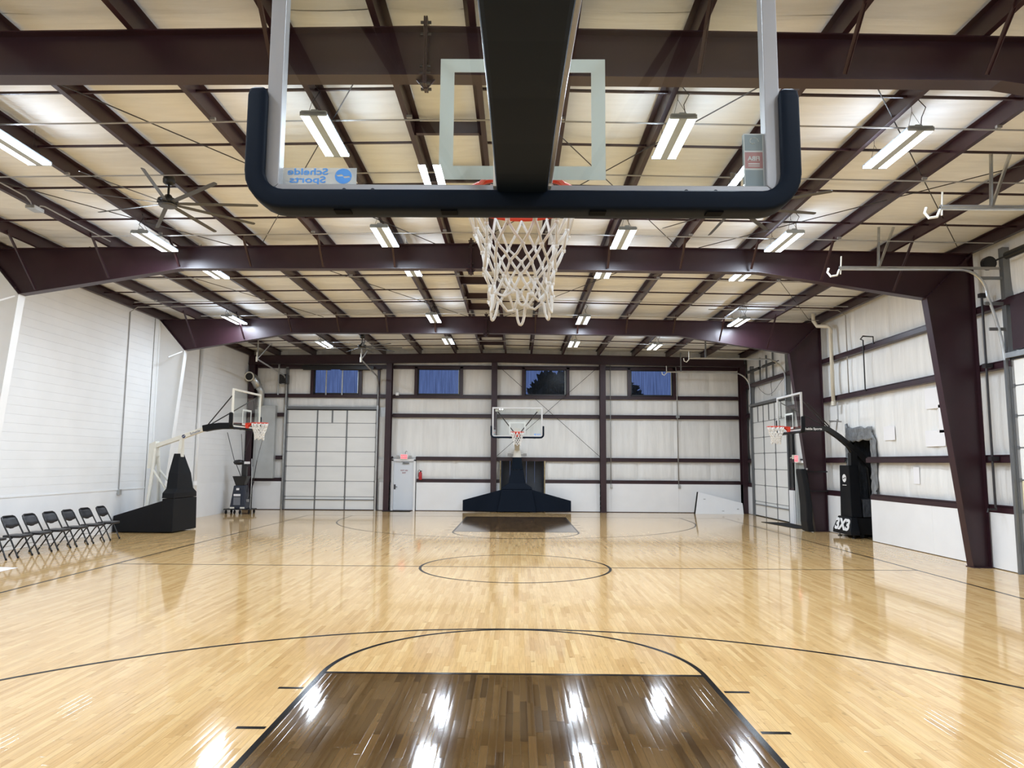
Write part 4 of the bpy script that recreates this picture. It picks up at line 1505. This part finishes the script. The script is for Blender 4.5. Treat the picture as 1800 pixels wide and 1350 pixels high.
# ---- black goal on the right side line, standing in the wall opening
rg = thing('basketball_goal', 'all-black goal with 3X3 marking, standing in the right wall opening', 'basketball hoop', (7.7, 6.3, 0), PI / 2)
backboard(rg, PAD, FRAMEW, 21, bw=.90, logos=False, netr=.010)
arm_solid([(-.06, 2.90), (-.55, 2.92), (-1.05, 2.93), (-1.35, 2.72), (-1.72, 2.40)], .16, .14).build('arm', BLACK, rg, bevel=.008)
arm_solid([(-1.68, 2.44), (-1.95, 2.18), (-2.18, 1.92)], .14, .15).build('arm', BLACK, rg, bevel=.008)
arm_solid([(-1.60, 2.50), (-1.70, 2.33), (-1.72, 2.20)], .12, .16).build('arm', BLACK, rg, bevel=.008)
MB().box(-.09, .09, -1.86, -1.66, 1.9, 2.33).build('mast_head', BLACK, rg, bevel=.01)
MB().tube([(0, -1.15, 3.06), (0, -.55, 3.72)], .016, 8).build('strut', BLACK, rg)
for sx in (-1, 1):
    MB().tube([(sx * .05, -1.05, 3.06), (sx * .70, -.06, 3.78)], .014, 8).build('strut', BLACK, rg)
    MB().tube([(sx * .12, -2.20, 1.95), (sx * .16, -2.26, 1.55), (sx * .22, -2.32, .5)], .045, 8).build('rear_link', BLACK, rg)
MB().loft([rect_ring(.56, -1.50, -1.80, .33), rect_ring(1.98, -1.50, -1.76, .28)]).build('mast_pad', PAD, rg, bevel=.015)
MB().loft([rect_ring(.09, -1.36, -1.62, .56), rect_ring(.20, -1.36, -1.62, .54), rect_ring(.56, -1.46, -1.62, .40)]).build('base_pad', PAD, rg, bevel=.015)
MB().prism([(-1.62, .09), (-2.36, .09), (-2.36, .52), (-1.62, .55)], 'x', -.29, .29).build('base', BLACK, rg, bevel=.01)
MB().box(-.27, .27, -2.30, -1.86, .56, 1.05).build('counterweight', WOOL, rg, bevel=.02)
for sx in (-1, 1):
    MB().cone((sx * .30 - .02, -1.78, .06), (sx * .30 + .02, -1.78, .06), .06, .06, 16).build('wheel', BLACKRUB, rg)
    MB().cone((sx * .42, -1.5, .0), (sx * .42, -1.5, .02), .06, .05, 14).tube([(sx * .42, -1.5, .02), (sx * .42, -1.5, .12)], .012, 6).build('foot', BLACK, rg)
text_obj('base_lettering', '3X3', .42, TXTWHITE, rg, (0, -1.389, .335), (-1, 0, 0), (0, -.24, .97), .003, .02, sx=1.22)
swirl(rg, (0, -1.497, 1.62), .12, TXTWHITE, (-1, 0, 0), (0, 0, 1))
MB().box(-.12, .12, -1.4975, -1.496, 1.42, 1.435).build('emblem_line', TXTWHITE, rg)
text_obj('arm_lettering', 'Schelde Sports', .088, TXTWHITE, rg, (-.0815, -.62, 2.99), (0, -1, 0), (0, 0, 1), .0004, .003, sx=1.05)

# ================================================================= FOLDING CHAIRS
def make_chair():
    t = thing('folding_chair', 'x', 'chair', group='black folding chairs along the left wall')
    # local +y is forward
    for sx in (-1, 1):
        x = sx * .215
        MB().tube([(x, .22, .012), (x, .05, .36), (x * 1.0, -.10, .62)], .016, 8).build('front_leg', BLACK, t)
        MB().tube([(x * .90, -.24, .012), (x * .90, -.02, .33), (x * .90, .08, .42)], .015, 8).build('rear_leg', BLACK, t)
        MB().lathe([(.0, 0), (.019, 0), (.015, .04), (0, .04)], (x, .222, 0), 10).build('foot', BLACKRUB, t)
        MB().lathe([(.0, 0), (.019, 0), (.015, .04), (0, .04)], (x * .9, -.242, 0), 10).build('foot', BLACKRUB, t)
    top = [(-.215, -.10, .62), (-.212, -.165, .74), (-.19, -.195, .795), (-.13, -.205, .818), (.13, -.205, .818), (.19, -.195, .795), (.212, -.165, .74), (.215, -.10, .62)]
    MB().tube(top, .016, 8).build('back_frame', BLACK, t)
    # curved backrest panel with a wavy lower edge
    vs, fs = [], []
    nx = 10
    for j in range(4):
        v = j / 3
        for i in range(nx + 1):
            u = i / nx * 2 - 1
            low = .585 + .028 * abs(u) ** 2 - (.012 if abs(u) < .25 else 0) + .0
            hi = .815 - .03 * abs(u) ** 4
            z = low + (hi - low) * v
            y = -.10 - (z - .62) * .54 - .022 * (1 - u * u)
            vs.append((u * .208, y, z))
    for j in range(3):
        for i in range(nx):
            a = j * (nx + 1) + i
            fs.append((a, a + 1, a + nx + 2, a + nx + 1))
    o = MB().add(vs, fs).build('backrest', mat('chair_vinyl', (.016, .016, .020), .38) if 'chair_vinyl' not in bpy.data.materials else bpy.data.materials['chair_vinyl'], t, smooth=True)
    md = o.modifiers.new('solid', 'SOLIDIFY')
    md.thickness = .022
    md.offset = 0
    MB().loft([[(-.205, .21, z), (-.12, .235, z), (.12, .235, z), (.205, .21, z), (.20, -.14, z), (.12, -.17, z), (-.12, -.17, z), (-.20, -.14, z)] for z in (.398, .448)]).build('seat', bpy.data.materials['chair_vinyl'], t, bevel=.012)
    MB().tube([(-.215, .155, .145), (.215, .155, .145)], .006, 6).tube([(-.195, -.165, .12), (.195, -.165, .12)], .006, 6).tube([(-.195, -.10, .215), (.195, -.10, .215)], .006, 6).build('stretcher', CONDUIT, t)
    return t


CH = ['first full black folding chair from the left edge of the photo', 'second full black folding chair from the left edge', 'third full black folding chair along the left wall', 'fourth full black folding chair along the left wall',
      'fifth black folding chair, next to the last one', 'last black folding chair, in front of the left goal base']
CY = [.85, 1.47, 2.12, 2.78, 3.44, 4.12]
ch0 = make_chair()
for i, y in enumerate(CY):
    o = ch0 if i == 0 else copy_tree(ch0)
    o.location = (-10.22, y, 0)
    o.rotation_euler = (0, 0, -PI / 2 + (0.0, .02, -.015, .01, -.02, .03)[i])
    o['label'] = CH[i]
o = copy_tree(ch0)
o.location = (-10.25, .12, 0)
o.rotation_euler = (0, 0, -PI / 2 - .12)
o['label'] = 'black folding chair cut off by the left edge of the photo'

# ================================================================= BALL MACHINE
bmach = thing('ball_machine', 'black ball-throwing machine with hopper and poles in the far left corner', 'machine', (-10.42, 13.3, 0), 0)
MB().box(-.50, .52, -.32, .32, .15, .19).build('platform', BLACK, bmach, bevel=.005)
for x, y in ((-.42, -.26), (.44, -.26), (-.42, .26), (.44, .26), (-.1, -.26), (.1, -.26)):
    MB().cone((x - .02, y, .07), (x + .02, y, .07), .07, .07, 12).tube([(x, y, .08), (x, y, .16)], .015, 6).build('caster', BLACKRUB, bmach)
MB().loft([rect_ring(.19, -.27, .25, .30), rect_ring(1.05, -.17, .20, .21)]).build('shell', MACHINE, bmach, bevel=.02)
MB().loft([rect_ring(1.04, -.13, .13, .15), rect_ring(1.40, -.20, .25, .27)]).build('hopper', BLACK, bmach, bevel=.01)
MB().box(-.16, .10, -.268, -.262, .33, .62).build('front_label', GREYSHEET, bmach)
MB().box(-.16, .10, -.272, -.266, .66, .74).box(-.08, .03, -.245, -.238, .88, .96).build('front_label', PAPER, bmach)
for sx in (-1, 1):
    MB().box(sx * .19 - .08, sx * .19 + .08, -.30, -.27, .20, .26).build('bumper', OFFWHITE, bmach)
MB().lathe([(0, -.10), (.16, -.08), (.21, 0), (.16, .08), (0, .10)], (-.12, 0, 1.92), 18).build('ball_ring', BLACK, bmach, smooth=True)
MB().box(.02, .20, -.07, .07, 1.35, 1.85).box(.05, .40, -.05, .05, 1.76, 1.82).build('tower', BLACK, bmach)
MB().box(.10, .32, -.06, -.05, 1.86, 1.95).build('control_panel', PAPER, bmach)
MB().tube([(-.30, 0, 1.98), (-.62, 0, 3.05)], .012, 6).tube([(-.22, 0, 1.85), (-.02, 0, 1.38)], .014, 6).build('net_pole', DKSTEEL, bmach)
MB().tube([(.42, -.1, .18), (.43, -.1, 1.30), (.40, -.1, 2.06)], .016, 8).build('side_pole', GALV, bmach)
MB().tube([(.36, 0, .45), (.56, 0, 2.0)], .013, 6).tube([(.28, 0, .5), (.48, .02, 1.2)], .012, 6).tube([(.22, .02, .5), (.28, .02, 1.3)], .012, 6).build('folded_pole', DKSTEEL, bmach)
MB().tube([(.56, 0, 2.0), (.78, 0, 3.0)], .008, 6).tube([(-.02, .1, 2.0), (-.12, .1, 3.0)], .008, 6).tube([(.05, .1, 2.3), (.35, .1, 3.2)], .008, 6).build('net_pole', DKSTEEL, bmach)
MB().box(.20, .36, -.12, -.06, .44, .54).build('battery_box', CONDUIT, bmach)

# ================================================================= WALL EQUIPMENT
# duct elbow and sheet metal casing in the far left corner
du = thing('air_duct', 'round silver duct elbow above a tall sheet-metal casing, far left corner', 'duct', (-10.5, 15.35, 0))
MB().tube([(-.42, -.42, 5.40), (-.42, -.28, 5.40), (-.36, -.17, 5.37), (-.27, -.10, 5.24), (-.16, -.06, 5.0)], .18, 20).build('elbow', GALV, du, smooth=True)
MB().tube([(-.42, -.42, 5.40), (-.42, -.435, 5.40)], .20, 24).build('flange', OFFWHITE, du)
MB().tube([(-.42, -.437, 5.40), (-.42, -.442, 5.40)], .15, 24).build('opening', BLACK, du)  # black disc painted in for the shade inside the duct mouth
MB().tube([(-.16, -.06, 5.03), (-.10, .09, 4.85), (-.10, .09, 4.2)], .14, 20).build('pipe', DUCT, du, smooth=True)
MB().box(-.18, .56, .0, .26, 1.28, 4.25).build('casing', DUCT, du, bevel=.006)
MB().box(-.30, -.185, .05, .24, 1.28, 4.1).build('side_casing', DUCT, du, bevel=.006)
mb = MB()
mb.add([(-.15, -.004, 1.31), (.5, -.004, 1.33), (.10, -.03, 2.15)], [(0, 1, 2)])
mb.add([(-.15, -.004, 1.31), (.10, -.03, 2.15), (-.15, -.004, 2.15)], [(0, 1, 2)])
mb.add([(.5, -.004, 1.33), (.5, -.004, 2.45), (.10, -.03, 2.15)], [(0, 1, 2)])
mb.build('folded_cover', DUCT, du)
MB().box(-.18, .56, -.006, .0, 2.86, 2.875).box(-.18, .56, -.006, .0, 4.15, 4.165).build('seam', GALV, du)

hf = thing('wall_fan', 'black square fan mounted high on the far wall beside the duct', 'fan', (-9.68, YF - .25, 5.36))
MB().box(-.17, .17, -.12, .22, -.20, .20).build('housing', BLACK, hf, bevel=.03)
MB().tube([(.12 * math.cos(k * PI / 12), -.13, .13 * math.sin(k * PI / 12)) for k in range(24)], .012, 6, closed=True).tube([(.06 * math.cos(k * PI / 6), -.13, .06 * math.sin(k * PI / 6)) for k in range(12)], .01, 6, closed=True).build('grille', DKSTEEL, hf)
MB().box(-.05, .07, -.14, -.11, -.24, -.19).build('label_plate', CONDUIT, hf)

ex = thing('exit_sign', 'red exit sign with two lamp heads over the white far door', 'sign', (-4.62, YF - .17, 2.19))
MB().box(-.15, .15, -.03, .03, -.10, .105).build('housing', SIGNWHITE, ex, bevel=.006)
MB().box(-.125, .125, -.036, -.03, -.075, .085).build('face', SIGNRED, ex)
text_obj('lettering', 'EXIT', .12, SIGNWHITE, ex, (0, -.0375, .005), (1, 0, 0), (0, 0, 1), .0005, .001, sx=.9)
for sx in (-1, 1):
    MB().box(sx * .25 - .055, sx * .25 + .055, -.04, .04, -.055, .055).build('lamp_head', CONDUIT, ex, bevel=.01)
MB().tube([(.06, 0, .1), (.05, 0, .18), (.09, 0, .24), (.13, 0, .2)], .01, 6).build('wire', BLACK, ex)

ex2 = thing('exit_sign', 'red exit sign beside the right wrapped column, facing the court', 'sign', (XR - .03, 9.95, 2.19))
MB().box(-.03, .03, -.17, .17, -.13, .11).build('housing', SIGNWHITE, ex2, bevel=.006)
MB().box(-.036, -.03, -.14, .14, -.10, .09).build('face', SIGNRED, ex2)
text_obj('lettering', 'EXIT', .13, SIGNWHITE, ex2, (-.0375, 0, -.005), (0, -1, 0), (0, 0, 1), .0005, .001, sx=.9)
MB().box(-.04, .04, .2, .34, -.02, .12).tube([(0, .3, .05), (.02, .65, .02)], .015, 6).build('lamp_head', PVC, ex2)

fe = thing('fire_extinguisher', 'red fire extinguisher hung beside the white far door', 'extinguisher', (-3.93, YF - .19, 1.26))
MB().lathe([(0, 0), (.065, 0), (.07, .02), (.07, .26), (.05, .31), (.02, .33), (0, .33)], (0, 0, 0), 16).build('cylinder', EXTRED, fe, smooth=True)
MB().box(-.02, .06, -.02, .02, .33, .37).tube([(0, 0, .37), (-.05, 0, .40), (-.09, 0, .36), (-.085, 0, .12)], .012, 6).build('valve_and_hose', BLACK, fe)

lb = thing('leaning_panel', 'white tapered panel with black edge leaning on the far right wall', 'panel', (7.17, 15.05, 0))
q = [(0, 0), (.19, .86), (1.93, .43), (1.93, 0)]
mb = MB()
tz = .30
vs = [(x, z * tz, z) for x, z in q] + [(x, z * tz + .05, z) for x, z in q]
mb.add(vs, [(0, 1, 2, 3), (7, 6, 5, 4), (0, 4, 5, 1), (1, 5, 6, 2), (2, 6, 7, 3), (3, 7, 4, 0)])
mb.build('board', SMOOTH_WHITE, lb)
mb = MB().add([(-.045, -.004, 0), (.0, -.004, 0), (.19, .86 * tz - .004, .86), (.15, .86 * tz - .004, .86), (-.045, .055, 0), (0, .055, 0), (.19, .86 * tz + .055, .86), (.15, .86 * tz + .055, .86)],
              [(0, 1, 2, 3), (7, 6, 5, 4), (0, 4, 5, 1), (1, 5, 6, 2), (2, 6, 7, 3), (3, 7, 4, 0)])
mb.build('edge_strip', BLACKRUB, lb)
for x, z in ((.42, .58), (1.12, .12), (1.72, .2)):
    MB().box(x - .04, x + .04, z * tz - .012, z * tz - .003, z - .01, z + .01).build('fitting', CONDUIT, lb)

tag(MB().box(-5.35, -4.25, 14.95, 15.45, .002, .014).build('door_mat', BLACKRUB), 'narrow black mat at the foot of the white far door', 'mat')
tag(MB().add([(8.5, 11.25, .002), (9.33, 10.9, .002), (9.3, 8.7, .002), (8.75, 8.75, .002), (8.5, 11.25, .012), (9.33, 10.9, .012), (9.3, 8.7, .012), (8.75, 8.75, .012)],
             [(3, 2, 1, 0), (4, 5, 6, 7), (0, 1, 5, 4), (1, 2, 6, 5), (2, 3, 7, 6), (3, 0, 4, 7)]).build('door_mat', BLACKRUB), 'black floor mat before the grey exit door on the right', 'mat')
tag(MB().add([(-9.9, -1.25, .002), (-9.1, -1.4, .002), (-9.12, -.62, .002), (-9.8, -.5, .002), (-9.9, -1.25, .004), (-9.1, -1.4, .004), (-9.12, -.62, .004), (-9.8, -.5, .004)],
             [(3, 2, 1, 0), (4, 5, 6, 7), (0, 1, 5, 4), (1, 2, 6, 5), (2, 3, 7, 6), (3, 0, 4, 7)]).build('paper_sheet', PAPER), 'white sheet lying on the floor at the left edge', 'paper')

# black pad wrapped round the foot of the third right column
cp = thing('column_pad', 'black protective pad strapped round the foot of the right column', 'pad', (8.95, 7.9, 0))
rings = []
for z, xa, w in ((.01, -.26, .20), (.3, -.30, .20), (.8, -.30, .20), (1.3, -.34, .19), (1.75, -.40, .17), (1.86, -.40, .15)):
    rings.append([(xa, -w - .06, z), (xa + .16, -w - .10, z), (xa + .16, w + .1, z), (xa, w + .06, z)])
MB().loft(rings).build('pad_front', PAD, cp, bevel=.03)
for z in (1.2, 1.78):
    MB().box(-.32, .42, -.135, -.12, z - .02, z + .02).build('strap', BLACK, cp)
MB().lathe([(0, -.03), (.03, -.02), (.03, .02), (0, .03)], (-.24, -.24, 1.86), 8).build('buckle', CONDUIT, cp)

# pipes and conduits
def pipe(name, pts, r, m, label, cat='pipe', n=8):
    o = MB().tube(pts, r, n).build(name, m, None, smooth=True)
    return tag(o, label, cat)


pp = thing('drain_pipe', 'cream plastic pipe stepping down the right wall below the roof', 'pipe', (0, 0, 0))
MB().tube([(8.95, 7.35, 6.52), (8.95, 7.35, 6.30), (9.0, 7.22, 6.12), (9.22, 7.03, 6.08), (9.295, 7.0, 6.02), (9.295, 7.0, 3.72)], .055, 12).build('pipe', PVC, pp, smooth=True)
for z in (3.78, 5.92):
    MB().tube([(9.295, 7.0, z - .06), (9.295, 7.0, z + .06)], .064, 12).build('coupling', PVC, pp)
lp = thing('drain_pipe', 'white pipe running down the left wall beside the goal', 'pipe', (XL + .07, 10.75, 0))
MB().tube([(0, 0, 0), (0, 0, 6.2)], .055, 12).build('pipe', SMOOTH_WHITE, lp, smooth=True)
for z in (1.2, 3.2, 4.8):
    MB().tube([(0, 0, z - .07), (0, 0, z + .07)], .066, 12).build('coupling', SMOOTH_WHITE, lp)
cl = thing('wall_conduit', 'thin grey conduit with outlet box on the left wall', 'conduit', (XL + .02, 6.1, 0))
MB().tube([(0, 0, 1.12), (0, 0, 6.2), (.2, 0, 6.34), (2.6, 0, 6.38)], .014, 6).build('conduit', CONDUIT, cl)
MB().box(-.01, .06, -.05, .06, 1.02, 1.16).build('outlet_box', GALV, cl, bevel=.004)
pipe('wall_conduit', [(XRW - .09, 6.25, 4.0), (XRW - .09, 6.25, 6.25), (9.2, 6.25, 6.40), (5.5, 6.25, 6.40)], .016, CONDUIT, 'thin grey conduit beside the cream pipe on the right wall', 'conduit')
pipe('wall_conduit', [(6.65, YF - .115, 1.1), (6.64, YF - .115, 5.7), (6.60, YF - .115, 6.1)], .022, CONDUIT, 'grey conduit right of the rightmost window on the far wall', 'conduit')
pipe('wall_conduit', [(3.88, YF - .115, 1.1), (3.88, YF - .115, 6.2)], .016, CONDUIT, 'grey conduit beside the column between the two right windows', 'conduit')
for x, z, lab in ((6.67, 1.06, 'small outlet box under the conduit right of the rightmost window'), (3.89, 1.06, 'small outlet box beside the column between the two right windows')):
    tag(MB().box(x - .05, x + .05, YF - .16, YF - .1, z - .07, z + .07).build('outlet_box', GALV, None, bevel=.004), lab, 'outlet')
tag(MB().box(-5.03, -4.9, YF - .19, YF - .1, 4.72, 4.84).build('junction_box', SMOOTH_WHITE, None, bevel=.004), 'small white junction box left of the second window', 'box')
tag(MB().box(6.58, 6.72, YF - .19, YF - .1, 3.86, 3.98).build('junction_box', GALV, None, bevel=.004), 'small grey junction box on a girt under the rightmost window', 'box')
gs = thing('bent_pipe', 'black square-bent pipe on the right wall girts', 'pipe', (0, 0, 0))
MB().tube([(9.350, 5.17, 3.96), (9.350, 5.17, 5.34), (9.26, 5.12, 5.36), (9.1, 4.65, 5.36), (9.350, 4.62, 5.34), (9.350, 4.62, 5.15)], .018, 8).build('pipe', BLACK, gs)
cr = thing('crank_shaft', 'black vertical crank shaft between the right column and near door', 'crank', (9.25, .05, 0))
MB().tube([(0, 0, 1.2), (0, 0, 5.4)], .022, 8).build('shaft', DKSTEEL, cr)
MB().tube([(0, 0, 1.2), (0, -.02, 1.16), (-.16, -.02, 1.16), (-.17, -.02, 1.1)], .02, 8).build('handle', BLACK, cr)
for z in (2.13, 3.95, 5.36):
    MB().box(-.05, .1, -.05, .05, z - .04, z + .04).build('bearing', DKSTEEL, cr)
hk = thing('pipe_stub', 'short grey pipe stub with valve on the right wall, behind the black arm', 'pipe', (9.3, 6.75, 0))
MB().tube([(0, 0, 3.8), (0, 0, 3.25), (-.25, 0, 3.22)], .018, 6).tube([(-.02, 0, 3.3), (-.02, .1, 3.0), (-.05, .1, 2.85)], .02, 6).tube([(.0, -.2, 3.22), (-.35, -.2, 3.24)], .02, 6).build('stub', CONDUIT, hk)

# conduits strung below the purlins
for y, a, b, z, lab in ((-5.08, -8.2, 9.2, 6.345, 'first thin conduit under the purlins, nearest the camera'), (-3.38, -11, 9.2, 6.345, 'second thin conduit under the purlins, level with the fans'),
                        (-.47, -8.3, 9.2, 6.345, 'third thin conduit under the purlins, just before the mid-court frame'), (2.75, -9.8, 9.0, 6.345, 'first thin conduit beyond the mid-court frame'),
                        (5.2, -10.5, 9.0, 6.345, 'second thin conduit beyond the mid-court frame'), (7.1, -9.5, 9.0, 6.345, 'thin conduit just before the third frame'),
                        (11.9, -10.5, 9.0, 6.33, 'thin conduit under the purlins nearest the far wall')):
    t = thing('ceiling_conduit', lab, 'conduit', (0, y, 0), 0, 'thin conduits under the purlins')
    pts = [(a + (b - a) * k / 14, 0, z + (ztop(a + (b - a) * k / 14) - ztop(RX)) + .085) for k in range(15)]
    pts = [(p[0], p[1], min(p[2], ztop(p[0]) - .02)) for p in pts]
    MB().tube(pts, .011, 6).build('conduit', CONDUIT, t)
    for x in PURL[::2]:
        if a < x < b:
            MB().box(x - .02, x + .05, -.02, .02, ztop(x) - .035, ztop(x) + .0).build('clamp', CONDUIT, t)
t = thing('ceiling_conduit', 'bent conduit with junction box along the second purlin, upper left', 'conduit', (0, 0, 0))
MB().tube([(-8.35, -3.3, 6.42), (-8.35, -2.3, 6.42), (-8.37, -2.15, 6.38), (-8.37, -2.1, 6.32)], .012, 6).tube([(-8.37, -1.95, 6.32), (-8.37, -1.9, 6.40), (-8.35, -1.8, 6.42), (-8.33, .2, 6.42)], .012, 6).build('conduit', CONDUIT, t)
MB().box(-8.45, -8.29, -2.16, -1.9, 6.27, 6.33).build('junction_box', GALV, t, bevel=.005)

# ================================================================= OUTSIDE
MB().box(-40, 40, 17.2, 60, -.12, -.05).build('ground', GRASS)
bpy.data.objects['ground']['kind'] = 'structure'
tr = thing('tree', 'dark tree crown outside, seen through the two right windows', 'tree', (4.0, 27, -.05))
MB().tube([(0, 0, 0), (.1, 0, 2.5), (0, .2, 4.8)], .22, 10, r1=.1).build('trunk', BARK, tr)
vs, fs = [], []
tg = random.Random(3)
for k in range(3600):
    while True:
        p = Vector((tg.uniform(-1, 1), tg.uniform(-1, 1), tg.uniform(-1, 1)))
        if .35 < p.length < 1:
            break
    p = Vector((p.x * 3.3, p.y * 2.6, 5.35 + p.z * 2.3 + .3 * math.sin(p.x * 5)))
    s_ = tg.uniform(.28, .52)
    d1_, d2_ = Vector((tg.gauss(0, 1), tg.gauss(0, 1), tg.gauss(0, 1))).normalized(), Vector((tg.gauss(0, 1), tg.gauss(0, 1), tg.gauss(0, 1))).normalized()
    o_ = len(vs)
    vs += [tuple(p - d1_ * s_), tuple(p + d2_ * s_ * .6), tuple(p + d1_ * s_), tuple(p - d2_ * s_ * .6)]
    fs.append((o_, o_ + 1, o_ + 2, o_ + 3))
tag(MB().add(vs, fs).build('foliage', LEAF, tr), kind='stuff')
